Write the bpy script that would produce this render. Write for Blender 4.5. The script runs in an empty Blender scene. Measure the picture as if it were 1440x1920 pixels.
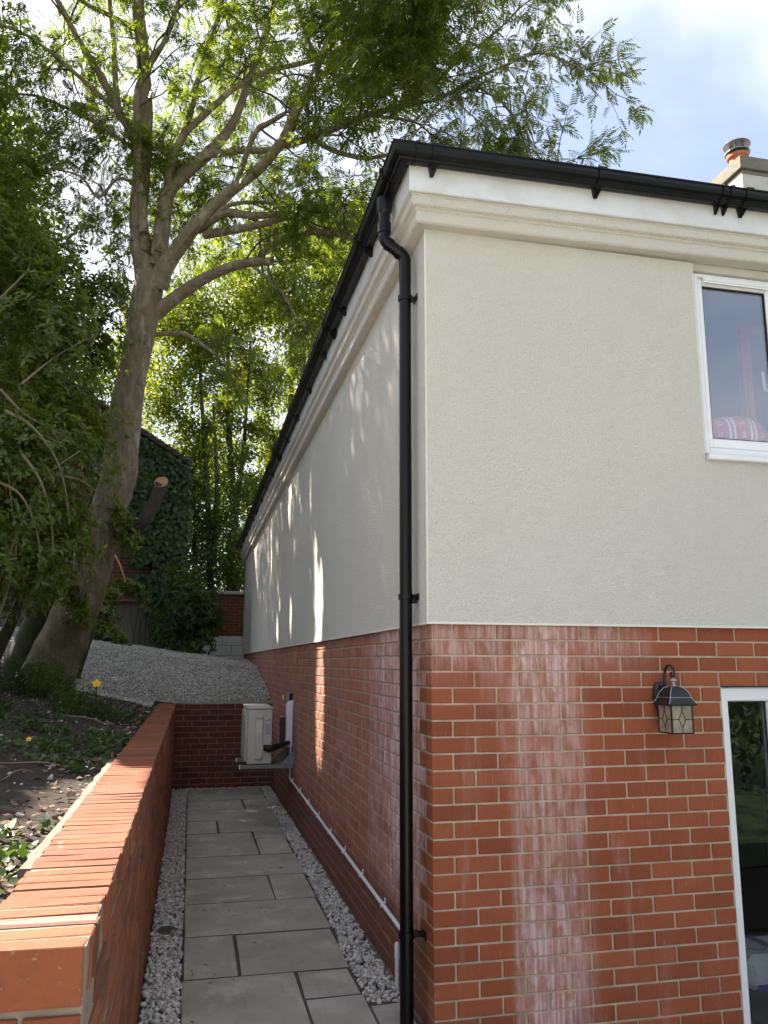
import bpy, bmesh, math, random
import numpy as np
from mathutils import Vector, Matrix
random.seed(7); rng = np.random.default_rng(11)
scene = bpy.context.scene
COL = scene.collection
R = math.radians
# ------------------------------------------------------------------ camera
CAM = np.array([-1.1295, -3.8420, 1.6539]); F = 1526.44
YAW, PITCH, ROLL = 0.228511, 0.183707, 0.002631
def cam_axes():
    cy, sy, cp, sp = math.cos(YAW), math.sin(YAW), math.cos(PITCH), math.sin(PITCH)
    fw = np.array([sy*cp, cy*cp, sp]); rt = np.array([cy, -sy, 0.0]); up = np.cross(rt, fw)
    cr, sr = math.cos(ROLL), math.sin(ROLL)
    return cr*rt+sr*up, -sr*rt+cr*up, fw
RT, UP, FW = cam_axes()
cd = bpy.data.cameras.new('camera'); cam = bpy.data.objects.new('camera', cd); COL.objects.link(cam)
cd.sensor_fit = 'HORIZONTAL'; cd.sensor_width = 36; cd.lens = 36*F/1440; cd.clip_end = 2000; cd.clip_start = 0.05
M = Matrix(((RT[0], UP[0], -FW[0], CAM[0]), (RT[1], UP[1], -FW[1], CAM[1]), (RT[2], UP[2], -FW[2], CAM[2]), (0, 0, 0, 1)))
cam.matrix_world = M; scene.camera = cam
def at(px, py, Y):
    """world point seen at photo pixel (1440x1920) at world depth Y"""
    d = FW+(px-720)/F*RT-(py-960)/F*UP
    return CAM+(Y-CAM[1])/d[1]*d
# ------------------------------------------------------------------ light
SUN_AZ, SUN_EL = R(38), R(45)            # azimuth measured from +Y towards -X
TO_SUN = np.array([-math.sin(SUN_AZ)*math.cos(SUN_EL), math.cos(SUN_AZ)*math.cos(SUN_EL), math.sin(SUN_EL)])
sl = bpy.data.lights.new('sun', 'SUN'); sun = bpy.data.objects.new('sun', sl); COL.objects.link(sun)
sl.energy = 3.8; sl.angle = R(0.45); sl.color = (1.0, 0.91, 0.76)
sun.rotation_euler = Vector(-TO_SUN).to_track_quat('-Z', 'Y').to_euler(); sun.location = (-10, 10, 20)
w = bpy.data.worlds.new('World'); scene.world = w; w.use_nodes = True
wn, wl = w.node_tree.nodes, w.node_tree.links; wn.clear()
def wnew(t, **k):
    n = wn.new(t)
    for a, b in k.items(): setattr(n, a, b)
    return n
sky = wnew('ShaderNodeTexSky', sky_type='NISHITA', sun_disc=False)
sky.sun_elevation = SUN_EL; sky.sun_rotation = -SUN_AZ; sky.air_density = 1.0; sky.dust_density = 1.5; sky.ozone_density = 1.0
tc = wnew('ShaderNodeTexCoord'); sep = wnew('ShaderNodeSeparateXYZ'); wl.new(tc.outputs['Generated'], sep.inputs[0])
addz = wnew('ShaderNodeMath', operation='ADD'); addz.inputs[1].default_value = 0.22; wl.new(sep.outputs[2], addz.inputs[0])
mx = wnew('ShaderNodeMath', operation='MAXIMUM'); mx.inputs[1].default_value = 0.12; wl.new(addz.outputs[0], mx.inputs[0])
dv = wnew('ShaderNodeVectorMath', operation='DIVIDE'); comb = wnew('ShaderNodeCombineXYZ')
for i in range(3): wl.new(mx.outputs[0], comb.inputs[i])
wl.new(tc.outputs['Generated'], dv.inputs[0]); wl.new(comb.outputs[0], dv.inputs[1])
mp = wnew('ShaderNodeMapping'); mp.inputs['Location'].default_value = (12.0, 4.4, 2.1); mp.inputs['Scale'].default_value = (1.5, 1.15, 1.0); mp.inputs['Rotation'].default_value = (0, 0, 0.6)
wl.new(dv.outputs[0], mp.inputs[0])
nz = wnew('ShaderNodeTexNoise'); nz.inputs['Scale'].default_value = 1.3; nz.inputs['Detail'].default_value = 6; nz.inputs['Roughness'].default_value = 0.5; nz.inputs['Distortion'].default_value = 0.3
wl.new(mp.outputs[0], nz.inputs['Vector'])
cr = wnew('ShaderNodeMapRange', interpolation_type='SMOOTHSTEP'); cr.inputs[1].default_value = 0.40; cr.inputs[2].default_value = 0.66; cr.inputs[3].default_value = 0.18; cr.inputs[4].default_value = 0.95
wl.new(nz.outputs[0], cr.inputs[0])
nz2 = wnew('ShaderNodeTexNoise'); nz2.inputs['Scale'].default_value = 2.6; nz2.inputs['Detail'].default_value = 5
wl.new(mp.outputs[0], nz2.inputs['Vector'])
cc = wnew('ShaderNodeMixRGB'); cc.inputs[1].default_value = (1.72, 1.96, 2.38, 1); cc.inputs[2].default_value = (3.0, 2.95, 2.95, 1)
wl.new(nz2.outputs[0], cc.inputs[0])
skm = wnew('ShaderNodeMixRGB', blend_type='MULTIPLY'); skm.inputs[0].default_value = 1; skm.inputs[2].default_value = (0.50, 0.475, 0.47, 1)
wl.new(sky.outputs[0], skm.inputs[1])
cm = wnew('ShaderNodeMixRGB'); wl.new(cr.outputs[0], cm.inputs[0]); wl.new(skm.outputs[0], cm.inputs[1]); wl.new(cc.outputs[0], cm.inputs[2])
bg = wnew('ShaderNodeBackground'); bg.inputs[1].default_value = 0.10; wl.new(cm.outputs[0], bg.inputs[0])
wo = wnew('ShaderNodeOutputWorld'); wl.new(bg.outputs[0], wo.inputs[0])
vs = scene.view_settings; vs.view_transform = 'Standard'; vs.look = 'None'; vs.gamma = 1; vs.exposure = 2.5
vs.use_curve_mapping = False
scene.cycles.max_bounces = 10; scene.cycles.transparent_max_bounces = 12; scene.cycles.use_denoising = True
scene.cycles.transmission_bounces = 4; scene.cycles.diffuse_bounces = 7

# ------------------------------------------------------------------ material helpers
class NT:
    def __init__(s, name):
        s.m = bpy.data.materials.new(name); s.m.use_nodes = True
        s.n, s.l = s.m.node_tree.nodes, s.m.node_tree.links
        s.n.clear(); s.out = s.n.new('ShaderNodeOutputMaterial')
        s._pos = None
    def node(s, t, ins=None, **k):
        n = s.n.new(t)
        for a, b in k.items(): setattr(n, a, b)
        for a, b in (ins or {}).items(): s.set(n.inputs[a], b)
        return n
    def set(s, sock, v):
        if isinstance(v, bpy.types.NodeSocket): s.l.new(v, sock)
        else:
            if isinstance(v, tuple) and len(v) == 3 and sock.type == 'RGBA': v = v+(1,)
            sock.default_value = v
    def pos(s):
        if s._pos is None: s._pos = s.node('ShaderNodeNewGeometry').outputs['Position']
        return s._pos
    def xyz(s):
        n = s.node('ShaderNodeSeparateXYZ', {0: s.pos()}); return n.outputs
    def mapped(s, scale, loc=(0, 0, 0)):
        return s.node('ShaderNodeMapping', {'Vector': s.pos(), 'Scale': scale, 'Location': loc}).outputs[0]
    def noise(s, scale, detail=4, rough=.55, vec=None, dist=0):
        return s.node('ShaderNodeTexNoise', {'Vector': vec if vec is not None else s.pos(), 'Scale': scale, 'Detail': detail, 'Roughness': rough, 'Distortion': dist}).outputs['Fac']
    def ramp(s, fac, stops):
        n = s.node('ShaderNodeValToRGB', {0: fac}); e = n.color_ramp.elements
        while len(e) < len(stops): e.new(0.5)
        for q, (p, c) in zip(e, stops):
            q.position = p; q.color = tuple(c)+(1,) if len(c) == 3 else c
        return n.outputs[0]
    def mr(s, v, a, b, c=0.0, d=1.0, smooth=True):
        n = s.node('ShaderNodeMapRange', {0: v, 1: a, 2: b, 3: c, 4: d})
        if smooth: n.interpolation_type = 'SMOOTHSTEP'
        return n.outputs[0]
    def math(s, op, a, b=0.0, clamp=False):
        return s.node('ShaderNodeMath', {0: a, 1: b}, operation=op, use_clamp=clamp).outputs[0]
    def mix(s, fac, a, b, mode='MIX'):
        return s.node('ShaderNodeMixRGB', {0: fac, 1: a, 2: b}, blend_type=mode).outputs[0]
    def bump(s, h, strength=.3, dist=.01, normal=None):
        i = {'Height': h, 'Strength': strength, 'Distance': dist}
        if normal is not None: i['Normal'] = normal
        return s.node('ShaderNodeBump', i).outputs[0]
    def pbr(s, color, rough=.7, normal=None, **k):
        i = {'Base Color': color, 'Roughness': rough}
        if normal is not None: i['Normal'] = normal
        i.update({a.replace('_', ' '): b for a, b in k.items()})
        n = s.node('ShaderNodeBsdfPrincipled', i); s.l.new(n.outputs[0], s.out.inputs[0]); s.bsdf = n
        return s.m
    def rnd(s, joined): 
        return s.node('ShaderNodeNewGeometry').outputs['Random Per Island'] if joined else s.node('ShaderNodeObjectInfo').outputs['Random']

def plain(name, col, rough=.6, noise=0.0, nscale=40, bump=0, metallic=0, dirt=None):
    t = NT(name); c = col
    if noise or bump:
        nf = t.noise(nscale, 5)
        if noise: c = t.mix(t.mr(nf, .3, .7, 0, noise, False), col, tuple(x*.55 for x in col))
    if dirt:
        c = t.mix(t.mr(t.noise(3.0, 6, .65), .45, .75, 0, dirt[1]), c, dirt[0])
    return t.pbr(c, rough, t.bump(nf, bump, .004) if bump else None, Metallic=metallic)

BR = [(.215, .049, .015), (.285, .070, .020), (.315, .084, .027), (.250, .060, .018)]
def mat_house_brick(name, joined, mode):
    t = NT(name); r = t.rnd(joined)
    c = t.ramp(r, [(0, BR[0]), (.35, BR[1]), (.7, BR[2]), (1, BR[3])])
    c = t.mix(t.mr(t.noise(9, 5), .35, .7, 0, .35), c, (.22, .056, .022))
    c = t.mix(t.mr(t.noise(70, 3, .7), .62, .72, 0, .25), c, (.42, .19, .12))
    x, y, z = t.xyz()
    # white lime bloom that has run down the faces in streaks
    st = t.noise(1, 5, .62, t.mapped((46, 46, 2.2)))
    bl = t.noise(1, 3, .5, t.mapped((7, 7, 1.1), (2.3, 1.1, 0)))
    if mode == 'front':
        band = t.math('MULTIPLY', t.mr(x, .36, .46), t.mr(x, .62, .86, 1, 0))
        vz = t.math('ADD', t.mr(z, .35, .75, 1.0, .55), t.mr(z, 1.25, 1.7, 0, .45))
        band = t.math('MULTIPLY', band, vz)
        top = t.math('MULTIPLY', t.mr(z, 1.50, 1.78), t.mr(x, .95, 1.25, 1, 0))
        m = t.math('MAXIMUM', band, t.math('MULTIPLY', top, .55))
        m = t.math('ADD', m, t.math('MULTIPLY', t.mr(bl, .52, .75), t.mr(x, .9, 1.3, .38, .06)))
    else:
        band = t.math('MULTIPLY', t.mr(y, .0, .22, .55, 1), t.mr(y, .75, 1.7, 1, .30))
        band = t.math('MULTIPLY', band, t.mr(bl, .22, .6, .5, 1.1))
        m = t.math('MULTIPLY', band, t.mr(z, .30, .55))
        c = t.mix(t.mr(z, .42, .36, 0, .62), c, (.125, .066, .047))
    blot = t.mr(t.noise(1, 4, .6, t.mapped((16, 16, 9), (3, 7, 1))), .34, .58, .45, 1.25)
    m = t.math('MULTIPLY', t.math('MULTIPLY', m, t.mr(r, 0, 1, .8, 1.1, False)), blot)
    f = t.math('MULTIPLY', m, t.mr(st, .38, .64, .34, 1), True)
    f = t.math('MULTIPLY', f, .82)
    c = t.mix(t.math('MULTIPLY', t.mr(t.noise(1, 4, .7, t.mapped((120, 120, 14))), .60, .68), .35), c, (.50, .26, .19))
    c = t.mix(f, c, (.66, .50, .49))
    h = t.noise(160, 4, .6)
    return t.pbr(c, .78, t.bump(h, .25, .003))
def mat_stock_brick(name, joined, dark=1.0):
    t = NT(name); r = t.rnd(joined)
    k = lambda c: tuple(v*dark for v in c)
    c = t.ramp(r, [(0, k((.20, .050, .020))), (.25, k((.33, .090, .032))), (.5, k((.26, .064, .024))), (.75, k((.36, .105, .042))), (.9, k((.22, .075, .038))), (1, k((.13, .045, .026)))])
    c = t.mix(t.mr(t.noise(14, 6, .65), .42, .72, 0, .55), c, k((.20, .066, .030)))
    c = t.mix(t.mr(t.noise(22, 5, .7, t.mapped((1, 1, 1), (5, 3, 1))), .64, .74, 0, .6), c, k((.055, .040, .032)))
    c = t.mix(t.mr(t.noise(48, 4, .7, t.mapped((1, 1, 1), (1, 8, 2))), .63, .74, 0, .5), c, (.50, .36, .27))
    c = t.mix(t.mr(t.noise(1, 5, .7, t.mapped((34, 9, 60), (3, 1, 7))), .62, .72, 0, .38), c, (.50, .38, .30))
    h = t.math('ADD', t.noise(70, 6, .7), t.math('MULTIPLY', t.noise(12, 3), 1.5))
    return t.pbr(c, .88, t.bump(h, .6, .007))
def mat_mortar(name, col, sc=120):
    t = NT(name); c = t.mix(t.mr(t.noise(8, 5), .35, .7), col, tuple(v*.7 for v in col))
    return t.pbr(c, .9, t.bump(t.noise(sc, 4), .4, .004))
def mat_render():
    t = NT('thin coat render'); v = t.node('ShaderNodeTexVoronoi', {'Vector': t.pos(), 'Scale': 165.0}).outputs['Distance']
    n = t.noise(230, 3, .6)
    c = t.mix(t.mr(t.noise(2.2, 5, .6, t.mapped((1, 1, .35))), .35, .7, 0, .5), (.70, .666, .603), (.655, .62, .557))
    c = t.mix(t.mr(v, .55, .8, 0, .28), c, (.54, .50, .44))
    c = t.mix(t.mr(n, .62, .8, 0, .4), c, (.78, .75, .69))
    h = t.math('ADD', t.math('MULTIPLY', v, -1.0), t.math('MULTIPLY', n, .7))
    return t.pbr(c, .92, t.bump(h, .9, .007))
def mat_slab():
    t = NT('sandstone paving'); r = t.rnd(False)
    c = t.ramp(r, [(0, (.32, .30, .26)), (.35, (.38, .36, .315)), (.7, (.345, .33, .297)), (1, (.41, .388, .34))])
    c = t.mix(t.mr(t.noise(2.6, 6, .6), .35, .68, 0, .6), c, (.225, .205, .165))
    c = t.mix(t.mr(t.noise(3.7, 6, .62, t.mapped((1, 1, 1), (4, 2, 0))), .50, .68, 0, .7), c, (.50, .475, .42))
    c = t.mix(t.mr(t.noise(1, 5, .6, t.mapped((30, 6, 6))), .5, .75, 0, .25), c, (.17, .15, .125))
    h = t.math('ADD', t.noise(7, 6, .6), t.math('MULTIPLY', t.noise(90, 4), .25))
    return t.pbr(c, .62, t.bump(h, .5, .012))
def mat_stone(name, stops, rough=.85):
    t = NT(name); c = t.ramp(t.rnd(True), stops)
    c = t.mix(t.mr(t.noise(60, 4), .4, .7, 0, .35), c, (.22, .20, .18))
    return t.pbr(c, rough, t.bump(t.noise(150, 3), .3, .004))
def mat_leaf(name, stops, tr=.45, trcol=(1.35, 1.5, .55), rough=.45, spec=.35, sc=1.2):
    t = NT(name); c = t.ramp(t.rnd(True), stops)
    c = t.mix(t.mr(t.noise(sc, 3), .35, .65, 0, .5), c, tuple(v*.62 for v in stops[0][1]))
    p = t.node('ShaderNodeBsdfPrincipled', {'Base Color': c, 'Roughness': rough, 'Specular IOR Level': spec})
    tl = t.node('ShaderNodeBsdfTranslucent', {'Color': t.mix(1, c, trcol, 'MULTIPLY')})
    mx = t.node('ShaderNodeMixShader', {0: tr, 1: p.outputs[0], 2: tl.outputs[0]})
    t.l.new(mx.outputs[0], t.out.inputs[0]); return t.m
def mat_bark(name, cols, moss=None, mossz=(2.0, 4.5), sc=1.0):
    t = NT(name)
    n1 = t.noise(1, 7, .68, t.mapped((13*sc, 13*sc, 5*sc))); n2 = t.noise(4*sc, 5, .6)
    c = t.ramp(n1, [(.25, cols[0]), (.5, cols[1]), (.75, cols[2])])
    c = t.mix(t.mr(n2, .4, .65, 0, .6), c, cols[1])
    c = t.mix(t.mr(t.noise(1, 3, .6, t.mapped((5*sc, 5*sc, 38*sc))), .66, .73, 0, .6), c, tuple(v*.35 for v in cols[0]))
    c = t.mix(t.mr(t.noise(1, 5, .65, t.mapped((6*sc, 6*sc, 4*sc), (4, 1, 8))), .56, .66, 0, .55), c, tuple(min(1, v*1.25) for v in cols[2]))
    c = t.mix(t.mr(t.noise(1, 5, .7, t.mapped((9*sc, 9*sc, 7*sc), (1, 6, 3))), .60, .70, 0, .6), c, tuple(v*.55 for v in cols[0]))
    if moss:
        z = t.xyz()[2]
        f = t.math('MULTIPLY', t.mr(z, mossz[0], mossz[1], .85, .08), t.mr(t.noise(5*sc, 6, .65), .36, .62, .25, 1))
        c = t.mix(f, c, moss)
    return t.pbr(c, .88, t.bump(t.math('ADD', n1, t.math('MULTIPLY', t.noise(50*sc, 4), .3)), .7, .03))
def mat_glass(name, base=.05, tint=(.75, .82, .85), k=1.5):
    t = NT(name)
    fr = t.math('POWER', t.node('ShaderNodeLayerWeight', {'Blend': .5}).outputs['Facing'], 5.0)
    f = t.math('ADD', t.math('MULTIPLY', fr, k), base, True)
    g = t.node('ShaderNodeBsdfGlossy', {'Color': (.85, .9, 1.0, 1), 'Roughness': 0.0})
    tr = t.node('ShaderNodeBsdfTransparent', {'Color': tint})
    mx = t.node('ShaderNodeMixShader', {0: f, 1: tr.outputs[0], 2: g.outputs[0]})
    t.l.new(mx.outputs[0], t.out.inputs[0]); return t.m

m_bf = mat_house_brick('red facing brick front', False, 'front'); m_bfj = mat_house_brick('red facing brick front joined', True, 'front')
m_bs = mat_house_brick('red facing brick side', False, 'side'); m_bsj = mat_house_brick('red facing brick side joined', True, 'side')
m_sb = mat_stock_brick('orange stock brick', False, .74); m_sbj = mat_stock_brick('orange stock brick joined', True, .74)
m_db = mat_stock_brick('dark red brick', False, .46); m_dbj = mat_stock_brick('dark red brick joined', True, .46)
m_pale = mat_mortar('cream mortar', (.52, .415, .305)); m_lime = mat_mortar('lime mortar', (.42, .345, .27)); m_cope = mat_mortar('weathered coping mortar', (.25, .20, .155)); m_dmor = mat_mortar('dull mortar', (.20, .14, .10))
m_render = mat_render(); m_slab = mat_slab()
m_bead = plain('render bead', (.72, .70, .65), .6)
m_upvc = plain('white upvc', (.72, .73, .75), .35, .12, 6, dirt=((.50, .48, .42), .5))
m_frame = plain('white window frame', (.80, .81, .83), .28, .05, 5)
m_black = plain('black upvc', (.002, .002, .0026), .36, .3, 5); m_black.node_tree.nodes['Principled BSDF'].inputs['Specular IOR Level'].default_value = .3
m_gutter = plain('black gutter plastic', (.0025, .0028, .003), .42, .3, 7, dirt=((.006, .006, .006), .5)); m_gutter.node_tree.nodes['Principled BSDF'].inputs['Specular IOR Level'].default_value = .3
m_tile = plain('dark roof tile', (.060, .048, .042), .8, .5, 14, .4)
m_ac = plain('beige powder coat', (.50, .475, .42), .45, .12, 4, dirt=((.36, .33, .28), .4))
m_acd = plain('beige coat recess', (.36, .34, .30), .5); m_grille = plain('grey grille', (.26, .26, .25), .5)
m_white = plain('white plastic', (.74, .74, .76), .35); m_grey = plain('grey plastic', (.22, .22, .23), .5)
m_dgrey = plain('dark grey pipe lagging', (.055, .055, .06), .7); m_pipeblk = plain('black lagging', (.012, .012, .014), .6)
m_galv = plain('grey coated steel', (.20, .21, .215), .45, .3, 12, metallic=.3)
m_red = plain('red knob', (.45, .02, .015), .4); m_yellow = plain('yellow plate', (.75, .50, .02), .45)
m_iron = plain('black and silver lantern metal', (.030, .031, .036), .38, .4, 60, metallic=.5)
m_silver = plain('brushed silver edge', (.42, .42, .43), .45, .5, 90, metallic=.6)
m_conc = plain('grey concrete', (.15, .135, .11), .9, .5, 18, .5, dirt=((.17, .15, .12), .6))
m_pot = plain('terracotta', (.50, .17, .085), .75, .4, 12); m_steel = plain('weathered steel', (.36, .36, .36), .4, .4, 20, metallic=.7)
m_chimw = plain('painted chimney render', (.62, .58, .52), .85, .3, 9, .4, dirt=((.45, .40, .33), .5))
m_chimb = plain('sooty brick', (.21, .19, .16), .9, .6, 16, .6, dirt=((.34, .25, .15), .7))
m_ash = mat_leaf('ash leaflets', [(0, (.062, .098, .018)), (.5, (.090, .132, .024)), (.85, (.125, .165, .032)), (1, (.17, .19, .035))], .55, (2.5, 2.3, .6))
m_laurel = mat_leaf('laurel leaves', [(0, (.072, .108, .023)), (.5, (.108, .155, .032)), (.9, (.155, .195, .045)), (1, (.22, .23, .07))], .44, (2.2, 2.1, .6), .38, .45)
m_bgleaf = mat_leaf('sunlit leaves', [(0, (.075, .115, .018)), (.5, (.115, .160, .024)), (.85, (.165, .20, .030)), (1, (.24, .25, .04))], .55, (2.3, 2.1, .5))
m_bgdark = mat_leaf('deep green leaves', [(0, (.040, .068, .017)), (.6, (.058, .098, .024)), (1, (.10, .145, .034))], .42, (2.2, 2.2, .6))
m_ivy = mat_leaf('ivy leaves', [(0, (.030, .060, .018)), (.7, (.045, .088, .026)), (1, (.09, .14, .045))], .2, (1.5, 1.7, .5), .5, .2)
m_weed = mat_leaf('weed leaves', [(0, (.035, .070, .018)), (.6, (.055, .100, .026)), (1, (.12, .16, .045))], .35)
m_pale_leaf = mat_leaf('pale round leaves', [(0, (.075, .125, .035)), (.6, (.11, .17, .05)), (1, (.19, .24, .09))], .42, (1.9, 2.0, .7), .45, .3)
m_dead = mat_stone('dead leaves', [(0, (.075, .036, .020)), (.4, (.13, .066, .034)), (.8, (.19, .11, .06)), (1, (.28, .20, .13))])
m_pebble = mat_stone('pale limestone chippings', [(0, (.37, .34, .30)), (.4, (.51, .475, .43)), (.8, (.63, .595, .545)), (1, (.73, .70, .65))])
m_gravel = mat_stone('grey limestone gravel', [(0, (.32, .30, .27)), (.4, (.46, .435, .40)), (.8, (.56, .54, .50)), (1, (.66, .64, .60))])
m_barka = mat_bark('ash bark', [(.080, .058, .038), (.205, .160, .108), (.37, .315, .23)], (.075, .070, .026), (1.6, 4.2))
m_moss = mat_bark('mossy bark', [(.030, .028, .016), (.062, .060, .028), (.10, .10, .045)], (.045, .055, .016), (2.0, 5.0))
m_barkd = mat_bark('dark bark', [(.028, .022, .016), (.060, .048, .034), (.11, .09, .065)], sc=.8)
m_twig = plain('twig bark', (.085, .068, .048), .85, .5, 30)
m_deadtwig = plain('dry twig', (.24, .18, .12), .9, .5, 40)
m_cut = plain('fresh cut wood', (.52, .27, .14), .8, .4, 40)
m_petal = plain('yellow petal', (.80, .42, .006), .5)
def mat_soil():
    t = NT('garden soil'); n = t.noise(5, 6, .65); n2 = t.noise(45, 5, .7)
    c = t.ramp(n, [(.3, (.022, .014, .009)), (.55, (.042, .027, .017)), (.75, (.060, .040, .026))])
    c = t.mix(t.mr(n2, .6, .7, 0, .5), c, (.055, .038, .025))
    return t.pbr(c, .95, t.bump(t.math('ADD', t.noise(22, 6, .7), t.math('MULTIPLY', n2, .4)), .9, .04))
m_soil = mat_soil()
m_gbase = plain('gravel bed', (.20, .185, .165), .95, .6, 60, .8)
m_grass = plain('mown lawn', (.035, .070, .014), .9, .6, 30, .6)

# ------------------------------------------------------------------ mesh helpers
def mesh_np(name, V, Fs, mat, smooth=False):
    V = np.asarray(V, np.float32).reshape(-1, 3); Fs = np.asarray(Fs, np.int32)
    me = bpy.data.meshes.new(name); n, k = Fs.shape
    me.vertices.add(len(V)); me.vertices.foreach_set('co', V.ravel())
    me.loops.add(n*k); me.loops.foreach_set('vertex_index', Fs.ravel())
    me.polygons.add(n); me.polygons.foreach_set('loop_start', np.arange(0, n*k, k, dtype=np.int32))
    if smooth: me.polygons.foreach_set('use_smooth', np.ones(n, bool))
    me.update(calc_edges=True); me.materials.append(mat); return me
def link(name, me, parent=None, loc=None, rot=None):
    o = bpy.data.objects.new(name, me); COL.objects.link(o)
    if parent is not None: o.parent = parent
    if loc is not None: o.location = loc
    if rot is not None: o.rotation_euler = rot
    return o
def tag(o, label, cat, group=None):
    o['label'] = label; o['category'] = cat
    if group: o['group'] = group
    return o
def thing(name, label, cat, group=None):
    return tag(link(name, None), label, cat, group)
def structure(o): o['kind'] = 'structure'; return o
def stuff(o): o['kind'] = 'stuff'; return o
class MB:
    def __init__(s): s.v, s.f = [], []
    def add(s, V, Fs):
        b = len(s.v); s.v += [tuple(map(float, p)) for p in V]; s.f += [tuple(i+b for i in f) for f in Fs]; return s
    def box(s, x0, x1, y0, y1, z0, z1, bev=0.0):
        V, Fs = bevbox(x1-x0, y1-y0, z1-z0, bev); c = np.array([(x0+x1)/2, (y0+y1)/2, (z0+z1)/2])
        return s.add(V+c, Fs)
    def tube(s, pts, rad, n=8, caps=True):
        V, Fs = tube_geo(pts, rad, n, caps); return s.add(V, Fs)
    def lathe(s, prof, c=(0, 0, 0), n=16, a0=0.0):
        V = []; Fs = []; k = len(prof)
        for i in range(n):
            a = a0+2*math.pi*i/n
            for r, z in prof: V.append((c[0]+r*math.cos(a), c[1]+r*math.sin(a), c[2]+z))
        for i in range(n):
            j = (i+1) % n
            for q in range(k-1): Fs.append((i*k+q, j*k+q, j*k+q+1, i*k+q+1))
        return s.add(V, Fs)
    def build(s, name, mat, parent=None, smooth=False):
        me = bpy.data.meshes.new(name); me.from_pydata(s.v, [], s.f); me.update()
        bm = bmesh.new(); bm.from_mesh(me); bmesh.ops.recalc_face_normals(bm, faces=bm.faces); bm.to_mesh(me); bm.free()
        if smooth:
            me.polygons.foreach_set('use_smooth', np.ones(len(me.polygons), bool))
            me.set_sharp_from_angle(angle=R(40))
        me.materials.append(mat); return link(name, me, parent)
def bevbox(sx, sy, sz, b=0.0):
    hx, hy, hz = sx/2, sy/2, sz/2
    if b <= 0:
        V = np.array([(x*hx, y*hy, z*hz) for x in (-1, 1) for y in (-1, 1) for z in (-1, 1)])
        return V, [(0, 1, 3, 2), (4, 6, 7, 5), (0, 4, 5, 1), (2, 3, 7, 6), (0, 2, 6, 4), (1, 5, 7, 3)]
    b = min(b, hx*.45, hy*.45, hz*.45); V = []; idx = {}
    S = [(x, y, z) for x in (-1, 1) for y in (-1, 1) for z in (-1, 1)]
    for c in S:
        for a in range(3):
            h = [hx-b, hy-b, hz-b]; h[a] = (hx, hy, hz)[a]
            idx[c, a] = len(V); V.append([c[i]*h[i] for i in range(3)])
    Fs = []
    for a in range(3):
        u, v = (a+1) % 3, (a+2) % 3
        for sgn in (-1, 1):
            q = []
            for du, dv in ((-1, -1), (1, -1), (1, 1), (-1, 1)):
                c = [0, 0, 0]; c[a] = sgn; c[u] = du*sgn if False else du; c[v] = dv; q.append(idx[tuple(c), a])
            Fs.append(tuple(q) if sgn > 0 else tuple(q[::-1]))
        for su in (-1, 1):
            for sv in (-1, 1):
                c0 = [0, 0, 0]; c1 = [0, 0, 0]; c0[a], c1[a] = -1, 1; c0[u] = c1[u] = su; c0[v] = c1[v] = sv
                c0, c1 = tuple(c0), tuple(c1)
                q = (idx[c0, u], idx[c1, u], idx[c1, v], idx[c0, v])
                Fs.append(q if su*sv > 0 else q[::-1])
    for c in S:
        q = (idx[c, 0], idx[c, 1], idx[c, 2]); Fs.append(q if c[0]*c[1]*c[2] > 0 else q[::-1])
    return np.array(V), Fs
def tube_geo(pts, rad, n=8, caps=True, jitter=0.0):
    P = np.asarray(pts, float); m = len(P); rad = np.broadcast_to(np.asarray(rad, float), (m,))
    T = np.gradient(P, axis=0); T /= np.linalg.norm(T, axis=1)[:, None]+1e-9
    u = np.cross(T[0], [0, 0, 1.0]); 
    if np.linalg.norm(u) < .05: u = np.cross(T[0], [1.0, 0, 0])
    V = np.zeros((m, n, 3)); ang = np.arange(n)*2*math.pi/n
    for i in range(m):
        u = u-T[i]*(u@T[i]); u /= np.linalg.norm(u)+1e-9; v = np.cross(T[i], u)
        rr = rad[i]*(1+(rng.normal(0, jitter, n) if jitter else 0))
        V[i] = P[i]+(np.cos(ang)*rr)[:, None]*u+(np.sin(ang)*rr)[:, None]*v
    Fs = [(i*n+j, i*n+(j+1) % n, (i+1)*n+(j+1) % n, (i+1)*n+j) for i in range(m-1) for j in range(n)]
    if caps: Fs += [tuple(range(n))[::-1], tuple((m-1)*n+j for j in range(n))]
    return V.reshape(-1, 3), Fs
def smooth_path(pts, sub=4):
    P = np.asarray(pts, float)
    if len(P) < 3: return P
    Q = np.vstack([2*P[0]-P[1], P, 2*P[-1]-P[-2]]); out = []
    for i in range(1, len(Q)-2):
        for t in np.arange(sub)/sub:
            a, b, c, d = Q[i-1], Q[i], Q[i+1], Q[i+2]
            out.append(.5*((2*b)+(-a+c)*t+(2*a-5*b+4*c-d)*t*t+(-a+3*b-3*c+d)*t**3))
    out.append(P[-1]); return np.array(out)
def sweep_L(name, prof, mat, parent, x1, y1, tilt=0.0, closed=True, x0=None):
    """profile (offset outwards, z) run along the front eaves, round the corner, along the side"""
    V = []; k = len(prof)
    ends = []
    for d, z in prof: ends.append((x1, -d, z+tilt*x1))
    for d, z in prof: ends.append((-d, -d, z))
    for d, z in prof: ends.append((-d, y1, z))
    mb = MB(); Fs = []
    for s in range(2):
        for q in range(k if closed else k-1):
            j = (q+1) % k; Fs.append((s*k+q, s*k+j, (s+1)*k+j, (s+1)*k+q))
    if closed: Fs += [tuple(range(k)), tuple(range(2*k, 3*k))[::-1]]
    mb.add(ends, Fs); return mb.build(name, mat, parent)

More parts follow.
